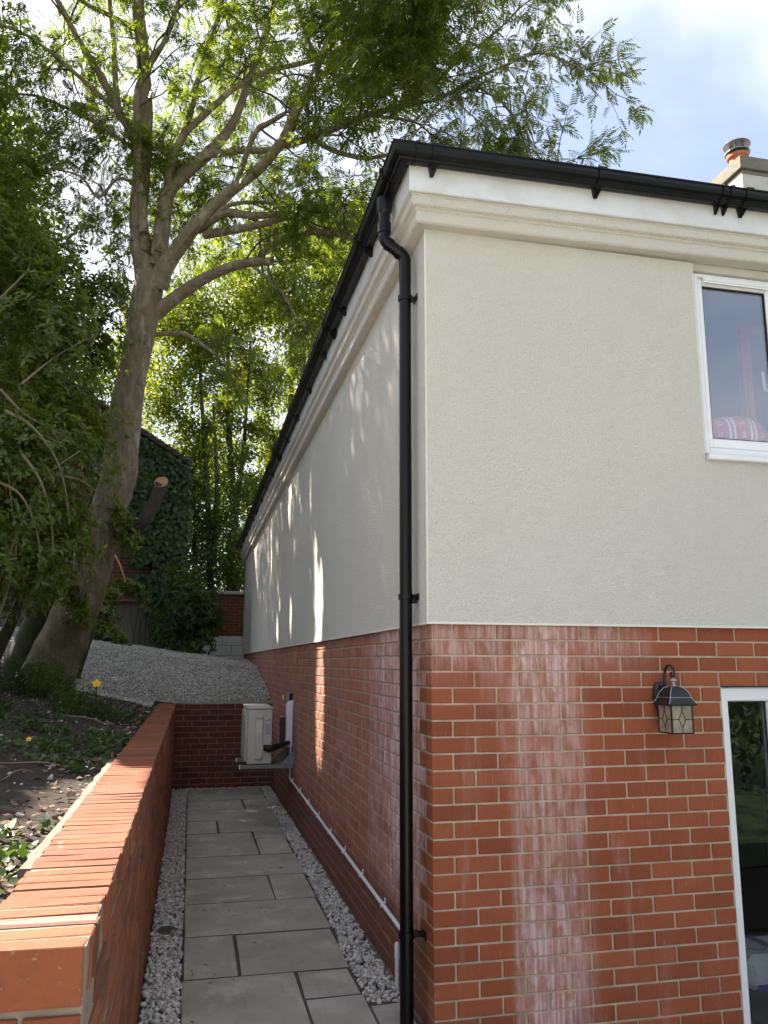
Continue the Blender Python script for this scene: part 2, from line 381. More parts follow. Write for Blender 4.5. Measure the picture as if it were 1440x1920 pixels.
class Bricks:
    """bricks of one wall: the ones named first become objects, the rest one joined part"""
    def __init__(s, rough=0.0): s.l = []; s.cache = {}; s.rough = rough
    def add(s, c, size, rot=(0, 0, 0), prio=0.0): s.l.append((tuple(c), tuple(round(q, 3) for q in size), rot, prio))
    def build(s, parent, m_single, m_joined, limit, bev=.003, cut=None, name='brick'):
        s.l.sort(key=lambda q: q[3]); n = 0; rest = []
        for c, size, rot, p in s.l:
            if n < limit and (cut is None or p < cut):
                key = size; size = (size, n % 7 if s.rough else 0)
                if size not in s.cache:
                    V, Fs = bevbox(*key, bev); V = V+rng.normal(0, s.rough, V.shape); me = bpy.data.meshes.new(name); me.from_pydata(V.tolist(), [], Fs); me.update(); me.materials.append(m_single); s.cache[size] = me
                link(name, s.cache[size], parent, c, rot); n += 1
            else: rest.append((c, size, rot))
        if rest:
            mb = MB()
            for c, size, rot in rest:
                V, Fs = bevbox(*size, bev); V = V+(rng.normal(0, s.rough, V.shape) if s.rough else 0); Rm = np.array(Matrix.Rotation(rot[2], 3, 'Z') @ Matrix.Rotation(rot[1], 3, 'Y') @ Matrix.Rotation(rot[0], 3, 'X'))
                mb.add(V@Rm.T+np.array(c), Fs)
            stuff(mb.build(name+'_courses', m_joined, parent))
        return n
def jit(a): return random.uniform(-a, a)

# ------------------------------------------------------------------ leaves
def frames(D, N):
    D = D/(np.linalg.norm(D, axis=1)[:, None]+1e-9)
    S = np.cross(N, D); S /= np.linalg.norm(S, axis=1)[:, None]+1e-9
    N = np.cross(D, S); return np.stack([S, D, N], 2)       # columns: side, along, normal
def place(T, P, Fr, sc):
    return (np.einsum('nij,kj->nki', Fr, T)*sc[:, None, None]+P[:, None, :])
# leaf templates: x = side, y = along, z = normal
LEAF2 = (np.array([(0, 0, 0), (.23, .48, .06), (0, 1, -.06), (-.23, .48, .06)]), np.array([(0, 1, 2, 3)]))
LEAF4 = (np.array([(0, 0, 0), (.15, .22, .05), (.18, .60, .05), (0, 1, -.14), (-.18, .60, .05), (-.15, .22, .05)]), np.array([(0, 1, 2, 3), (0, 3, 4, 5)]))
def compound():
    V = []; Fs = []
    for i in range(5):
        y = .22+.145*i
        for s in (-1, 1):
            b = np.array([0, y, 0]); d = np.array([s*.76, .55, -.34]); d /= np.linalg.norm(d); L = .42-.02*i
            n = np.array([0, 0, 1.0]); sd = np.cross(n, d)*.150*L
            q = len(V); V += [b, b+d*L*.5+sd+n*.01, b+d*L-n*.03, b+d*L*.5-sd]; Fs.append((q, q+1, q+2, q+3))
    q = len(V); V += [np.array([0, .92, 0]), np.array([.06, 1.1, -.02]), np.array([0, 1.32, -.1]), np.array([-.06, 1.1, -.02])]; Fs.append((q, q+1, q+2, q+3))
    q = len(V); V += [np.array([-.012, 0, 0]), np.array([.012, 0, 0]), np.array([.008, .95, 0]), np.array([-.008, .95, 0])]; Fs.append((q, q+1, q+2, q+3))
    return np.array(V), np.array(Fs)
COMP = compound()
def leaf_mesh(name, P, D, N, sc, tmpl, mat):
    T, Ft = tmpl; V = place(T, P, frames(D, N), sc); k = len(T)
    Fs = (np.arange(len(P))*k)[:, None, None]+Ft[None]
    return mesh_np(name, V.reshape(-1, 3), Fs.reshape(-1, Ft.shape[1]), mat)
def unit(n): 
    v = rng.normal(size=(n, 3)); return v/np.linalg.norm(v, axis=1)[:, None]
def vnoise(x, y, seed=0):
    xi, yi = np.floor(x).astype(int), np.floor(y).astype(int); fx, fy = x-xi, y-yi
    h = lambda a, b: np.modf(np.abs(np.sin(a*127.1+b*311.7+seed*74.7)*43758.5453))[0]
    sx, sy = fx*fx*(3-2*fx), fy*fy*(3-2*fy)
    return (h(xi, yi)*(1-sx)+h(xi+1, yi)*sx)*(1-sy)+(h(xi, yi+1)*(1-sx)+h(xi+1, yi+1)*sx)*sy
def sun_gaps2(P, D, S):
    u = D/(np.linalg.norm(D, axis=1)[:, None]+1e-9)*np.asarray(S)[:, None]
    return sun_gaps(P+u*.1) | sun_gaps(P+u*.5) | sun_gaps(P+u*.9)
def sun_gaps(P):
    """True for leaves that must go so that the crown has the openings the sun comes through in the photograph"""
    d = -TO_SUN
    t = (0-P[:, 0])/d[0]; wy = P[:, 1]+t*d[1]; wz = P[:, 2]+t*d[2]     # where the ray meets the side wall
    def blob(y0, z0, sy, sz): return np.exp(-((wy-y0)/sy)**2-((wz-z0)/sz)**2)
    g = blob(3.55, 1.30, .26, .75)*1.25+blob(3.40, 2.1, .22, .5)+blob(3.75, 2.6, .16, .5)*.9+blob(5.6, 2.2, .2, .5)*.8+blob(7.1, 2.3, .4, .7)*.75+blob(4.2, 3.2, .35, .6)*.62+blob(4.6, 4.5, .7, .35)*.75+blob(8.5, 3.2, .6, 1.0)*.6+blob(6, 3.6, .5, .6)*.6
    n = vnoise(wy*11, wz*3.0, 3)*.5+vnoise(wy*26, wz*7, 5)*.5
    wall = (t > 0) & (g*(.15+1.25*n) > .51)
    t = (1.107-P[:, 2])/d[2]; cx = P[:, 0]+t*d[0]; cy = P[:, 1]+t*d[1]  # ... and the coping of the low wall
    nn = vnoise(cx*5, cy*2.4, 9)
    cop = (t > 0) & (cx > -1.78) & (cx < np.where(cy > -.1, -1.31, -1.14)) & (cy < 1.15+1.2*(nn-.5)) & (cy > -3.2)
    return wall | cop
# ================================================================== THE GROUND
H0 = 1.848; CO = .077                       # top of the brick plinth, course height
ZY = [(-8, -.26), (-3.6, -.26), (-2.1, .96), (-1.2, 1.01), (5, 1.03), (7.8, 1.06), (8.35, 1.22), (9.1, 1.36), (10.4, 1.55), (12.4, 1.68), (16, 1.74), (30, 1.9), (80, 2.0)]
SY = [(-8, 0.0), (-3.6, 0.0), (-2, .10), (0, .12), (3, .17), (6, .28), (9, .19), (14, .125), (30, .05), (80, 0)]
def terr(x, y):
    x = np.asarray(x, float); y = np.asarray(y, float)
    z = np.interp(y, *zip(*ZY)); s = np.interp(y, *zip(*SY)); lx = np.clip(-1.45-x, 0, 3.2); lx2 = np.clip(-x, 0, 4)
    r = z+s*np.where(y < 8, lx, lx+(lx2-lx)*np.clip((y-8)/3, 0, 1)*.8)
    return r+.03*(vnoise(x*2.1, y*2.1, 2)-.5)+.02*(vnoise(x*6, y*6, 6)-.5)
def grid_mesh(name, xs, ys, keep, zf, mat):
    X, Y = np.meshgrid(xs, ys, indexing='ij'); Z = zf(X, Y); ny = len(ys)
    V = np.stack([X, Y, Z], -1).reshape(-1, 3); q = []
    for i in range(len(xs)-1):
        for j in range(ny-1):
            if keep((xs[i]+xs[i+1])/2, (ys[j]+ys[j+1])/2): q.append((i*ny+j, (i+1)*ny+j, (i+1)*ny+j+1, i*ny+j+1))
    o = link(name, mesh_np(name, V, q, mat, True)); return structure(o)
g = MB().add([(-900, -900, -.30), (900, -900, -.30), (900, 900, -.30), (-900, 900, -.30)], [(0, 1, 2, 3)]).build('ground', m_grass); structure(g)
xs = np.unique(np.concatenate([np.linspace(-60, -7, 20), np.arange(-7, -1.6, .12), [-1.60, -1.531], np.arange(-1.45, .01, .12), [0.004], np.linspace(.4, 60, 20)]))
ys = np.unique(np.concatenate([[-8, -6, -4.5, -3.6], np.arange(-3.3, 7.6, .15), [7.802, 8.0], np.arange(8.1, 17, .15), np.linspace(17.3, 80, 25)]))
def keep(x, y):
    if x > -1.531 and y < 8.0: return False
    if x > 0.0 and y < 14.9: return False
    return True
grid_mesh('garden_bed', xs, ys, keep, terr, m_soil)
def is_gravel(x, y):
    # boundary of the gravel against the bed
    yb = np.interp(x, [-9, -4.4, -3.3, -2.7, -2.1, -1.6, -1.3, 0.1], [13.0, 9.5, 7.9, 6.6, 6.7, 7.0, 7.85, 7.85])+.35*(vnoise(np.asarray(x)*3, np.asarray(y)*3, 8)-.5)
    return (y > yb) & (y < 15.4)
grid_mesh('gravel_terrace', np.arange(-6.0, .005, .2), np.arange(6.3, 15.6, .2), lambda x, y: bool(is_gravel(x, y)) and not (x > -1.31 and y < 8.0) and not (x>-1.6 and y<7.9), lambda x, y: terr(x, y)+.012, m_gbase)

# stones --------------------------------------------------------------
def stone_templates(k=6):
    out = []
    for i in range(k):
        bm = bmesh.new(); bmesh.ops.create_icosphere(bm, subdivisions=1, radius=1.0)
        V = np.array([v.co[:] for v in bm.verts]); V *= (1+rng.normal(0, .17, len(V)))[:, None]; V *= np.array([1.0, rng.uniform(.6, .9), rng.uniform(.45, .7)])
        Fs = np.array([[v.index for v in f.verts] for f in bm.faces]); bm.free(); out.append((V, Fs))
    return out
STT = stone_templates()
OCT = (np.array([(1, 0, .1), (-1, 0, -.1), (0, .8, 0), (0, -.8, .1), (.1, 0, .6), (0, .1, -.6)]), np.array([(0, 2, 4), (2, 1, 4), (1, 3, 4), (3, 0, 4), (2, 0, 5), (1, 2, 5), (3, 1, 5), (0, 3, 5)]))
def stones(name, P, sc, mat, tm=None, tilt=.5):
    VV = []; FF = []; b = 0; tms = [tm] if tm else STT
    ch = rng.integers(0, len(tms), len(P))
    for k, (T, Ft) in enumerate(tms):
        s = ch == k; n = s.sum()
        N = np.array([0, 0, 1.0])+rng.normal(0, tilt, (n, 3)); V = place(T*(1+rng.normal(0, .0, T.shape)), P[s], frames(unit(n), N), sc[s])
        V += (rng.normal(0, .16, V.shape)*sc[s][:, None, None] if tm else 0)
        Fs = (np.arange(n)*len(T))[:, None, None]+Ft[None]+b; b += n*len(T); VV.append(V.reshape(-1, 3)); FF.append(Fs.reshape(-1, 3))
    return stuff(link(name, mesh_np(name, np.vstack(VV), np.vstack(FF), mat)))
# paving --------------------------------------------------------------
SL = [(-1.10, -.155, 6.80, 7.70), (-1.10, -.453, 6.125, 6.79), (-.443, -.135, 6.125, 6.79), (-1.10, -.13, 5.475, 6.115), (-1.10, -.795, 4.805, 5.465), (-.785, -.16, 4.805, 5.465),
      (-1.10, -.465, 3.795, 4.795), (-.455, -.15, 4.465, 4.795), (-.455, -.165, 3.795, 4.455), (-1.10, -.16, 3.07, 3.785), (-1.10, -.474, 2.375, 3.06), (-.462, -.175, 2.375, 3.06),
      (-1.10, -.185, 1.672, 2.365), (-1.10, -.807, .972, 1.662), (-.797, -.20, .972, 1.662), (-1.10, -.508, -.06, .962), (-.496, -.21, .59, .962), (-.496, -.21, -.06, .58), (-.20, -.03, -.06, .445)]
yy = -.062
NP = len(SL)
for row in range(3):
    h = (.60, .75, .60)[row]; x = -1.10-(.3 if row else 0); 
    x = -1.29
    while x < 9:
        wd = random.choice((.6, .9, .75)); 
        if not (x > 1.8 and yy-h < -1.6): SL.append((x, x+wd-.012, yy-h+.012, yy-.01))
        x += wd
    yy -= h
pav = structure(MB().box(-1.30, 9, -2.05, -.057, -.28, -.2035).box(-1.115, -.012, -.056, .5, -.28, -.0035).box(-1.102, -.17, .5, 7.72, -.05, -.0035).build('paving', plain('dark jointing', (.070, .062, .051), .95, .4, 60, .5)))
for ns, (x0, x1, y0, y1) in enumerate(SL):
    dx, dy = x1-x0-.007, y1-y0-.014; zs = -.015 if ns < NP else -.215
    V, Fs = bevbox(dx, dy, .03, .004); V += np.random.default_rng(int(abs(x0*100+y0*37))).normal(0, .0010, V.shape)*np.array([4, 3, 1])
    me = bpy.data.meshes.new('slab'); me.from_pydata(V.tolist(), [], Fs); me.update(); me.materials.append(m_slab)
    link('slab', me, pav, ((x0+x1)/2, (y0+y1)/2, zs+jit(.0015)), (jit(.0015), jit(.0015), jit(.002)))
structure(MB().box(-1.30, -1.112, -.055, 7.8, -.06, -.028).box(-.118, 0.0, .5, 7.8, -.06, -.028).box(-1.11, -.118, 7.722, 7.8, -.06, -.028).build('gravel_channel', m_gbase))
def strip(x0f, x1f, y0, y1, n, z0=-.02, z1=.006):
    y = rng.uniform(y0, y1, n); x0 = x0f(y) if callable(x0f) else x0f; x1 = x1f(y) if callable(x1f) else x1f
    x = x0+(x1-x0)*rng.uniform(0, 1, n); return np.stack([x, y, rng.uniform(z0, z1, n)], 1)
RX = lambda y: np.interp(y, [.44, 1.0, 2.4, 4.0, 7.7], [-.20, -.195, -.165, -.15, -.135])
P = np.vstack([strip(-1.29, -1.112, -.04, 3.5, 2600), strip(-1.29, -1.112, 3.5, 7.78, 2500), strip(RX, -.012, .46, 3.5, 1800), strip(RX, -.012, 3.5, 7.78, 2500), strip(-1.25, -.03, 7.70, 7.79, 800)])
near = P[:, 1] < 3.5
sc = np.where(near, rng.uniform(.010, .021, len(P)), rng.uniform(.009, .018, len(P)))
stones('gravel', P, sc, m_pebble)
n = 60000; x = rng.uniform(-5.2, -.01, n); y = 6.4+9*rng.uniform(0, 1, n)**1.35
ok = is_gravel(x, y) & ~((x > -1.31) & (y < 8.0)) & ~((x > -1.6) & (y < 7.9))
x, y = x[ok], y[ok]; P = np.stack([x, y, terr(x, y)+rng.uniform(.008, .024, len(x))], 1)
stones('gravel', P, rng.uniform(.011, .022, len(P)), m_gravel, OCT)

# ================================================================== THE HOUSE
house = thing('house', 'cream rendered house on a red brick plinth with black gutters', 'house')
fw_ = MB().box(.006, 1.578, .006, .20, -.28, H0-.002).box(1.578, 3.40, .006, .20, 1.541, H0-.002).box(3.40, 9.0, .006, .20, -.28, H0-.002).build('front_wall', m_pale, house)
sw_ = MB().box(.006, .20, .20, 14.8, -.28, H0-.002).build('side_wall', m_lime, house)
FB, SB = Bricks(), Bricks()
for k in range(27):
    z = H0-CO*(k+.5)-.002; h = .067; over = k < 4
    odd = k % 2 == 1
    xe = 3.6 if over else 1.573
    if odd: FB.add((.1075, .05125, z), (.215, .1025, h), prio=-1); x = .225; y = .1125
    else: FB.add((.05125, .1075, z), (.1025, .215, h), prio=-1); x = .1125; y = .225
    while x < xe-.03:
        L = min(.215, xe-x); FB.add((x+L/2, .05+jit(.0012), z+jit(.0008)), (L, .1, h), (jit(.003), 0, jit(.003)), x if x < 2.3 else x+50); x += L+.010
    while y < 14.75 and k < 24:
        L = min(.215, 14.79-y)
        if not (y > 8.0 and z < terr(-.05, y)-.1): SB.add((.05+jit(.0012), y+L/2, z+jit(.0008)), (.1, L, h), (0, jit(.003), jit(.003)), y)
        y += L+.010
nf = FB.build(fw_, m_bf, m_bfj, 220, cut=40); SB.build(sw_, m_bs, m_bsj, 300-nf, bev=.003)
# rendered upper storey
MB().box(-.025, .08, -.025, 14.83, H0, 3.917).build('side_render', m_render, house)
MB().box(.08, 1.565, -.025, .08, H0, 3.917).box(1.565, 2.83, -.025, .08, H0, 2.752).box(2.83, 9.0, -.025, .08, H0, 3.917).box(1.566, 2.829, .004, .08, 3.888, 3.935).build('front_render', m_render, house)
MB().box(-.028, 9.0, -.028, .02, H0-.006, H0+.005).box(-.028, .02, .021, 14.83, H0-.006, H0+.005).build('bottom_bead', m_bead, house)
MB().box(-.0275, -.020, -.0275, -.020, H0+.006, 3.917, .0015).build('corner_bead', m_bead, house)
MB().box(1.5635, 1.568, -.0265, .02, 2.79, 3.915).build('reveal_bead', m_bead, house)
X1, Y1, TL = 9.0, 14.9, .010
sweep_L('cornice', [(0.0, 3.915), (.080, 3.917), (.088, 3.925), (.088, 3.978), (.096, 3.984), (.099, 3.992), (.115, 3.998), (.120, 4.004), (.120, 4.046), (.126, 4.050), (.126, 4.056), (0.0, 4.06)], m_render, house, X1, Y1, TL)
sweep_L('fascia', [(.06, 4.058), (.139, 4.058), (.143, 4.062), (.143, 4.068), (.138, 4.072), (.138, 4.250), (.06, 4.250)], m_upvc, house, X1, Y1, TL)
GP = [(.140, 4.206), (.150, 4.194), (.168, 4.187), (.195, 4.186), (.204, 4.190), (.208, 4.199), (.224, 4.203), (.237, 4.214), (.244, 4.232), (.245, 4.252), (.250, 4.256), (.250, 4.263), (.238, 4.263), (.238, 4.235), (.225, 4.214), (.200, 4.206), (.152, 4.206), (.150, 4.254), (.140, 4.254)]
gut = sweep_L('gutter', GP, m_gutter, house, X1, Y1, TL)
def outer(a, e=.003):  # strap that follows the outside of the gutter
    pr = [(.141, 4.204), (.150, 4.191), (.168, 4.183), (.196, 4.182), (.207, 4.187), (.211, 4.195), (.226, 4.199), (.241, 4.212), (.248, 4.231), (.249, 4.251), (.254, 4.254), (.255, 4.268), (.234, 4.268)]
    return pr
def strap(mb, front, p, wd, foot):
    pr = outer(0); n = len(pr); z0 = TL*p if front else 0
    for k in range(n-1):
        V = []
        for (d, z) in (pr[k], pr[k+1]):
            for s in (-1, 1):
                dd = d+.002
                V.append((p+s*wd/2, -dd, z+z0) if front else (-dd, p+s*wd/2, z+z0))
                V.append((p+s*wd/2, -dd+.004, z+z0+.003) if front else (-dd+.004, p+s*wd/2, z+z0+.003))
        mb.add(V, [(0, 2, 6, 4), (1, 5, 7, 3), (0, 4, 5, 1), (2, 3, 7, 6), (0, 1, 3, 2), (4, 6, 7, 5)])
    if foot:
        prof = [(.140, 4.205, wd*.9), (.140, 4.146, wd*.42), (.150, 4.141, wd*.36), (.172, 4.168, wd*.8), (.198, 4.19, wd*.9)]
        V = []
        for s in (-1, 1):
            for d, z, q in prof: V.append((p+s*q/2, -d, z+z0) if front else (-d, p+s*q/2, z+z0))
        Fs = [(0, 1, 2, 3, 4), (9, 8, 7, 6, 5)]+[(i, (i+1) % 5, 5+(i+1) % 5, 5+i) for i in range(5)]
        mb.add(V, Fs)
for p, f in [(-.02, True), (.91, True), (1.815, True), (2.7, True), (3.6, True), (4.5, True)]:
    mb = MB(); strap(mb, True, p, .042, f); mb.build('bracket', m_black, gut)
for p in [-.12, 1.655, 1.705]:
    mb = MB(); strap(mb, True, p, .020, p > 0); mb.build('union_clip', m_black, gut)
for i in range(16):
    mb = MB(); strap(mb, False, .75+.9*i, .042, True); mb.build('bracket', m_black, gut)
for p in [.03, 2.05, 2.10, 6.0, 6.05, 10, 10.05]:
    mb = MB(); strap(mb, False, p, .022, p > .5); mb.build('union_clip', m_black, gut)
# roof
rz, rp = 4.260, .53
roof = MB()
e = [(-.19, -.19), (9.2, -.19), (9.2, 15.1), (-.19, 15.1)]; r1, r2 = (4.5, 4.5), (4.5, 10.4); zr = rz+4.7*rp
V = [(x, y, rz) for x, y in e]+[(r1[0], r1[1], zr), (r2[0], r2[1], zr)]+[(x, y, rz-.03) for x, y in e]
roof.add(V, [(0, 1, 4), (1, 2, 5, 4), (2, 3, 5), (3, 0, 4, 5), (0, 6, 7, 1), (1, 7, 8, 2), (2, 8, 9, 3), (3, 9, 6, 0), (6, 9, 8, 7)])
roof = roof.build('roof', m_tile, house)
dirh = np.array([4.7, 4.7, 4.7*rp]); dirh /= np.linalg.norm(dirh)
for i in range(14):
    p0 = np.array([-.165, -.165, rz-.035])+dirh*.45*i; sdv = np.array([1, -1, 0])/math.sqrt(2); upv = np.cross(sdv, dirh); upv *= np.sign(upv[2])
    V = []; Fs = []
    for s in (0, .46):
        for rr in (.098+(.005 if s == 0 else 0), .082):
            for a in np.linspace(0, math.pi, 9): V.append(p0+dirh*s+sdv*math.cos(a)*rr+upv*math.sin(a)*rr*.8)
    for j in range(8):
        Fs += [(j, j+1, 18+j+1, 18+j), (9+j, 27+j, 27+j+1, 9+j+1), (j, 9+j, 9+j+1, j+1), (18+j, 18+j+1, 27+j+1, 27+j)]
    if i == 0: Fs.append(tuple(range(9)))
    MB().add(V, Fs).build('hip_tile', m_tile, roof, True)
for i in range(16):   # the lowest row of tiles over the front gutter
    MB().box(-.12+.33*i, .195+.33*i, -.198, .20, rz+.005, rz+.019, .003).build('tile', m_tile, roof)
# chimney
ch = MB().box(6.03, 6.95, 5.03, 6.25, 4.6, 8.36).build('chimney', m_chimw, house)
for z0, z1, d in [(8.362, 8.43, .0), (8.432, 8.625, -.035)]:
    MB().box(6.03+d, 6.95-d, 5.03+d, 6.25-d, z0, z1, .008).build('corbel', m_chimb, ch)
MB().lathe([(.135, 8.62), (.125, 8.70), (.118, 8.86), (.15, 8.87), (.15, 8.91), (.115, 8.915), (.115, 8.85)], (6.28, 5.40, 0), 20).build('chimney_pot', m_pot, ch, True)
cw = MB().lathe([(.175, 8.945), (.175, 8.953), (.10, 8.96), (.0, 8.962)], (6.28, 5.40, 0), 20).lathe([(.0, 9.10), (.10, 9.105), (.185, 9.08), (.190, 9.072), (.0, 9.085)], (6.28, 5.40, 0), 20)
for i in range(8):
    a = i*math.pi/4; cw.box(6.28+.09*math.cos(a)-.008, 6.28+.09*math.cos(a)+.008, 5.40+.09*math.sin(a)-.008, 5.40+.09*math.sin(a)+.008, 8.92, 9.09)
cw.build('cowl', m_steel, ch)
# rooms behind the glass
m_room = plain('interior plaster', (.30, .28, .26), .9); m_floor = plain('interior floor', (.16, .11, .07), .6)
MB().box(.2, 5.2, 4.0, 4.1, -.2, 3.9).box(5.2, 5.3, .2, 4.0, -.2, 3.9).box(.201, .25, .2, 4.0, -.2, 3.9).box(.25, 5.2, .2, 4.0, 3.9, 3.95).build('interior_wall', m_room, house)
MB().box(.25, 5.2, .205, 4.0, 1.76, 1.846).box(.25, 5.2, .205, 4.0, -.20, -.150).build('interior_floor', m_floor, house)
# window
def rect_frame(mb, x0, x1, z0, z1, y0, y1, wl, wr, wb, wt, bev=.006):
    mb.box(x0, x0+wl, y0, y1, z0, z1, bev); mb.box(x1-wr, x1, y0, y1, z0, z1, bev)
    mb.box(x0+wl-.001, x1-wr+.001, y0+.001, y1, z0, z0+wb, bev); mb.box(x0+wl-.001, x1-wr+.001, y0+.001, y1, z1-wt, z1, bev); return mb
m_glass = mat_glass('window glass', .15, (.90, .93, .95), 1.0); m_gasket = plain('black gasket', (.012, .012, .013), .6)
wf = MB(); rect_frame(wf, 1.602, 2.80, 2.800, 3.885, .022, .09, .030, .03, .04, .022)
wf.box(2.16, 2.20, .024, .09, 2.84, 3.863, .005)
win = wf.build('window', m_frame, house)
for xa, xb in ((1.634, 2.158), (2.202, 2.768)):
    rect_frame(MB(), xa, xb, 2.842, 3.861, .034, .088, .034, .070, .058, .042, .008).build('sash', m_frame, win)
    rect_frame(MB(), xa+.035, xb-.071, 2.901, 3.818, .046, .060, .005, .005, .005, .007, 0).build('gasket', m_gasket, win)
    MB().box(xa+.034, xb-.070, .056, .062, 2.900, 3.819).build('pane', m_glass, win)
MB().box(1.665, 2.11, .010, .034, 3.838, 3.864, .004).box(1.665, 2.11, .016, .034, 3.829, 3.838).build('trickle_vent', m_frame, win)
MB().box(1.575, 2.86, -.055, .022, 2.752, 2.785, .006)  .box(1.60, 2.80, -.02, .0215, 2.7852, 2.797, .003).build('sill', m_frame, win)
MB().tube(smooth_path([(2.108, .090, 3.235), (2.108, .118, 3.24), (2.105, .128, 3.27), (2.100, .128, 3.36)]), .009, 8).box(2.098, 2.118, .089, .098, 3.20, 3.29, .003).build('handle', m_white, win, True)
# patio door with its side light
df = MB(); rect_frame(df, 1.583, 3.395, -.205, 1.534, .022, .092, .048, .05, .05, .072, .007)
df.box(1.872, 1.955, .024, .092, -.155, 1.463, .008)
door = df.build('patio_door', m_frame, house)
m_dglass = mat_glass('door glass', .065, (.80, .82, .82), 1.0)
for xa, xb in ((1.632, 1.871), (2.02, 3.28)):
    MB().box(xa, xb, .055, .061, -.154, 1.461).build('pane', m_dglass, door)
    rect_frame(MB(), xa+.0005, xb-.0005, -.1535, 1.4605, .046, .054, .006, .006, .006, .006, 0).build('gasket', m_gasket, door)
rect_frame(MB(), 1.956, 3.344, -.154, 1.461, .036, .09, .063, .063, .09, .063, .007).build('door_leaf', m_frame, door)
MB().box(1.845, 1.858, .064, .075, -.15, 1.455).box(1.826, 1.832, .064, .072, -.15, 1.455).build('glazing_bead', m_gasket, door)
MB().tube([(1.985, .03, .92), (1.985, -.01, .92), (2.08, -.02, .92)], .009, 8).build('handle', m_white, door, True)
MB().box(1.56, 3.41, .008, .10, 1.5385, 1.5445).build('lintel', m_black, house)

# down pipe ----------------------------------------------------------
dp = thing('downpipe', 'black round downpipe with a swan neck running down beside the house corner', 'downpipe')
PX, PY, pr = -.082, .168, .033
MB().tube(smooth_path([(-.195, PY+.02, 4.185), (-.195, PY+.02, 3.99), (-.193, PY+.02, 3.955), (-.174, PY+.016, 3.925), (-.108, PY+.004, 3.868), (-.085, PY, 3.838), (PX, PY, 3.80), (PX, PY, 3.70)], 5), pr, 20).build('swan_neck', m_black, dp, True)
MB().tube([(PX, PY, 3.72), (PX, PY, 1.93)], pr-.001, 20).build('pipe', m_black, dp, True)
MB().tube([(PX, PY, 1.95), (PX, PY, 0.0)], pr-.0005, 20).build('pipe', m_black, dp, True)
MB().lathe([(.033, 3.985), (.0385, 3.985), (.0385, 4.045), (.033, 4.045)], (-.195, PY+.02, 0), 20).build('collar', m_black, dp, True)
MB().lathe([(.033, 4.10), (.042, 4.12), (.046, 4.188), (.033, 4.188)], (-.195, PY+.02, 0), 20).build('outlet', m_black, dp, True)
for pq in ([(-.162, PY+.014, 3.9145), (-.176, PY+.016, 3.9265)], [(-.108, PY+.004, 3.868), (-.122, PY+.006, 3.878)]):
    MB().tube(pq, .0375, 20).build('collar', m_black, dp, True)
for z in (3.605, 1.985, .395):
    b = MB().lathe([(pr, z-.014), (pr+.006, z-.014), (pr+.006, z+.014), (pr, z+.014)], (PX, PY, 0), 20)
    xw = -.024 if z > 1.85 else .001
    b.box(PX+.028, xw, PY-.012, PY+.012, z-.012, z+.012, .002).box(xw-.006, xw, PY-.05, PY+.03, z-.016, z+.016, .002)
    b.box(PX+.02, PX+.045, PY-.052, PY-.028, z-.035 if z > 1.85 else z+.005, z-.012 if z > 1.85 else z+.03, .003)
    b.build('bracket', m_black, dp, True)
# white waste pipe along the wall -------------------------------------
wp = thing('waste_pipe', 'thin white overflow pipe clipped along the side wall above the dark bottom courses', 'pipe')
pa = lambda y: np.array([-.016, y, np.interp(y, [.30, 5.46], [.302, .408])])
MB().tube(smooth_path([pa(.34), pa(2), pa(4), pa(5.40), pa(5.455)+[0, .01, .012], (-.016, 5.468, .47), (-.016, 5.468, .76)], 6), .0115, 10).build('pipe', m_white, wp, True)
for y in np.arange(.95, 5.4, .62):
    q = pa(y); MB().box(-.030, .0, y-.008, y+.008, q[2]-.0145, q[2]+.0145, .002).box(-.006, .001, y-.008, y+.008, q[2]+.013, q[2]+.034, .002).build('clip', m_white, wp)
v = thing('drain_pipe', 'short white pipe standing upright behind the bottom of the black downpipe', 'pipe')
MB().tube([(-.020, .60, -.01), (-.020, .60, .20)], .0115, 10).build('pipe', m_white, v, True)
MB().lathe([(.0115, .15), (.0145, .15), (.0145, .215), (.010, .225), (0, .226)], (-.020, .60, 0), 12).build('cap', m_white, v, True)
# lantern -------------------------------------------------------------
la = thing('wall_lantern', 'black and silver wall lantern with leaded diamond panes beside the patio door', 'wall light')
lx, ly = 1.219, -.128
bp = MB()
for k, (rx, rz_, y) in enumerate([(.038, .072, -.001), (.038, .072, -.012), (.028, .060, -.024), (.012, .03, -.026)]):
    pass
V = []; Fs = []; n = 16; prof = [(.040, .074, -.0005), (.040, .074, -.013), (.028, .058, -.026)]
for (rx, rr, y) in prof:
    for i in range(n):
        a = 2*math.pi*i/n; cx_, sz_ = math.cos(a), math.sin(a); V.append((lx+.0+rx*np.sign(cx_)*abs(cx_)**.6, y, 1.492+rr*np.sign(sz_)*abs(sz_)**.7))
for k in range(2):
    for i in range(n): Fs.append((k*n+i, k*n+(i+1) % n, (k+1)*n+(i+1) % n, (k+1)*n+i))
Fs.append(tuple(range(2*n, 3*n)))
MB().add(V, Fs).build('back_plate', m_iron, la)
arm = [(lx, -.024, 1.475), (lx, -.046, 1.50), (lx, -.050, 1.56), (lx, -.056, 1.61), (lx, -.080, 1.642), (lx, -.112, 1.645), (lx, -.136, 1.625), (lx, -.140, 1.600), (lx, -.124, 1.588), (lx, -.110, 1.600), (lx, -.116, 1.614)]
MB().tube(smooth_path(arm, 5), np.linspace(.0075, .0055, 51), 8).build('scroll_arm', m_iron, la, True)
MB().lathe([(0, 1.594), (.006, 1.590), (.006, 1.582), (.016, 1.578), (.018, 1.572), (.010, 1.566), (.008, 1.556), (.016, 1.548), (.016, 1.542)], (lx, ly, 0), 14).build('finial', m_silver, la, True)
lp = [(.014, 1.546), (.034, 1.536), (.050, 1.516), (.058, 1.492), (.066, 1.474), (.076, 1.462), (.076, 1.454), (.060, 1.453)]
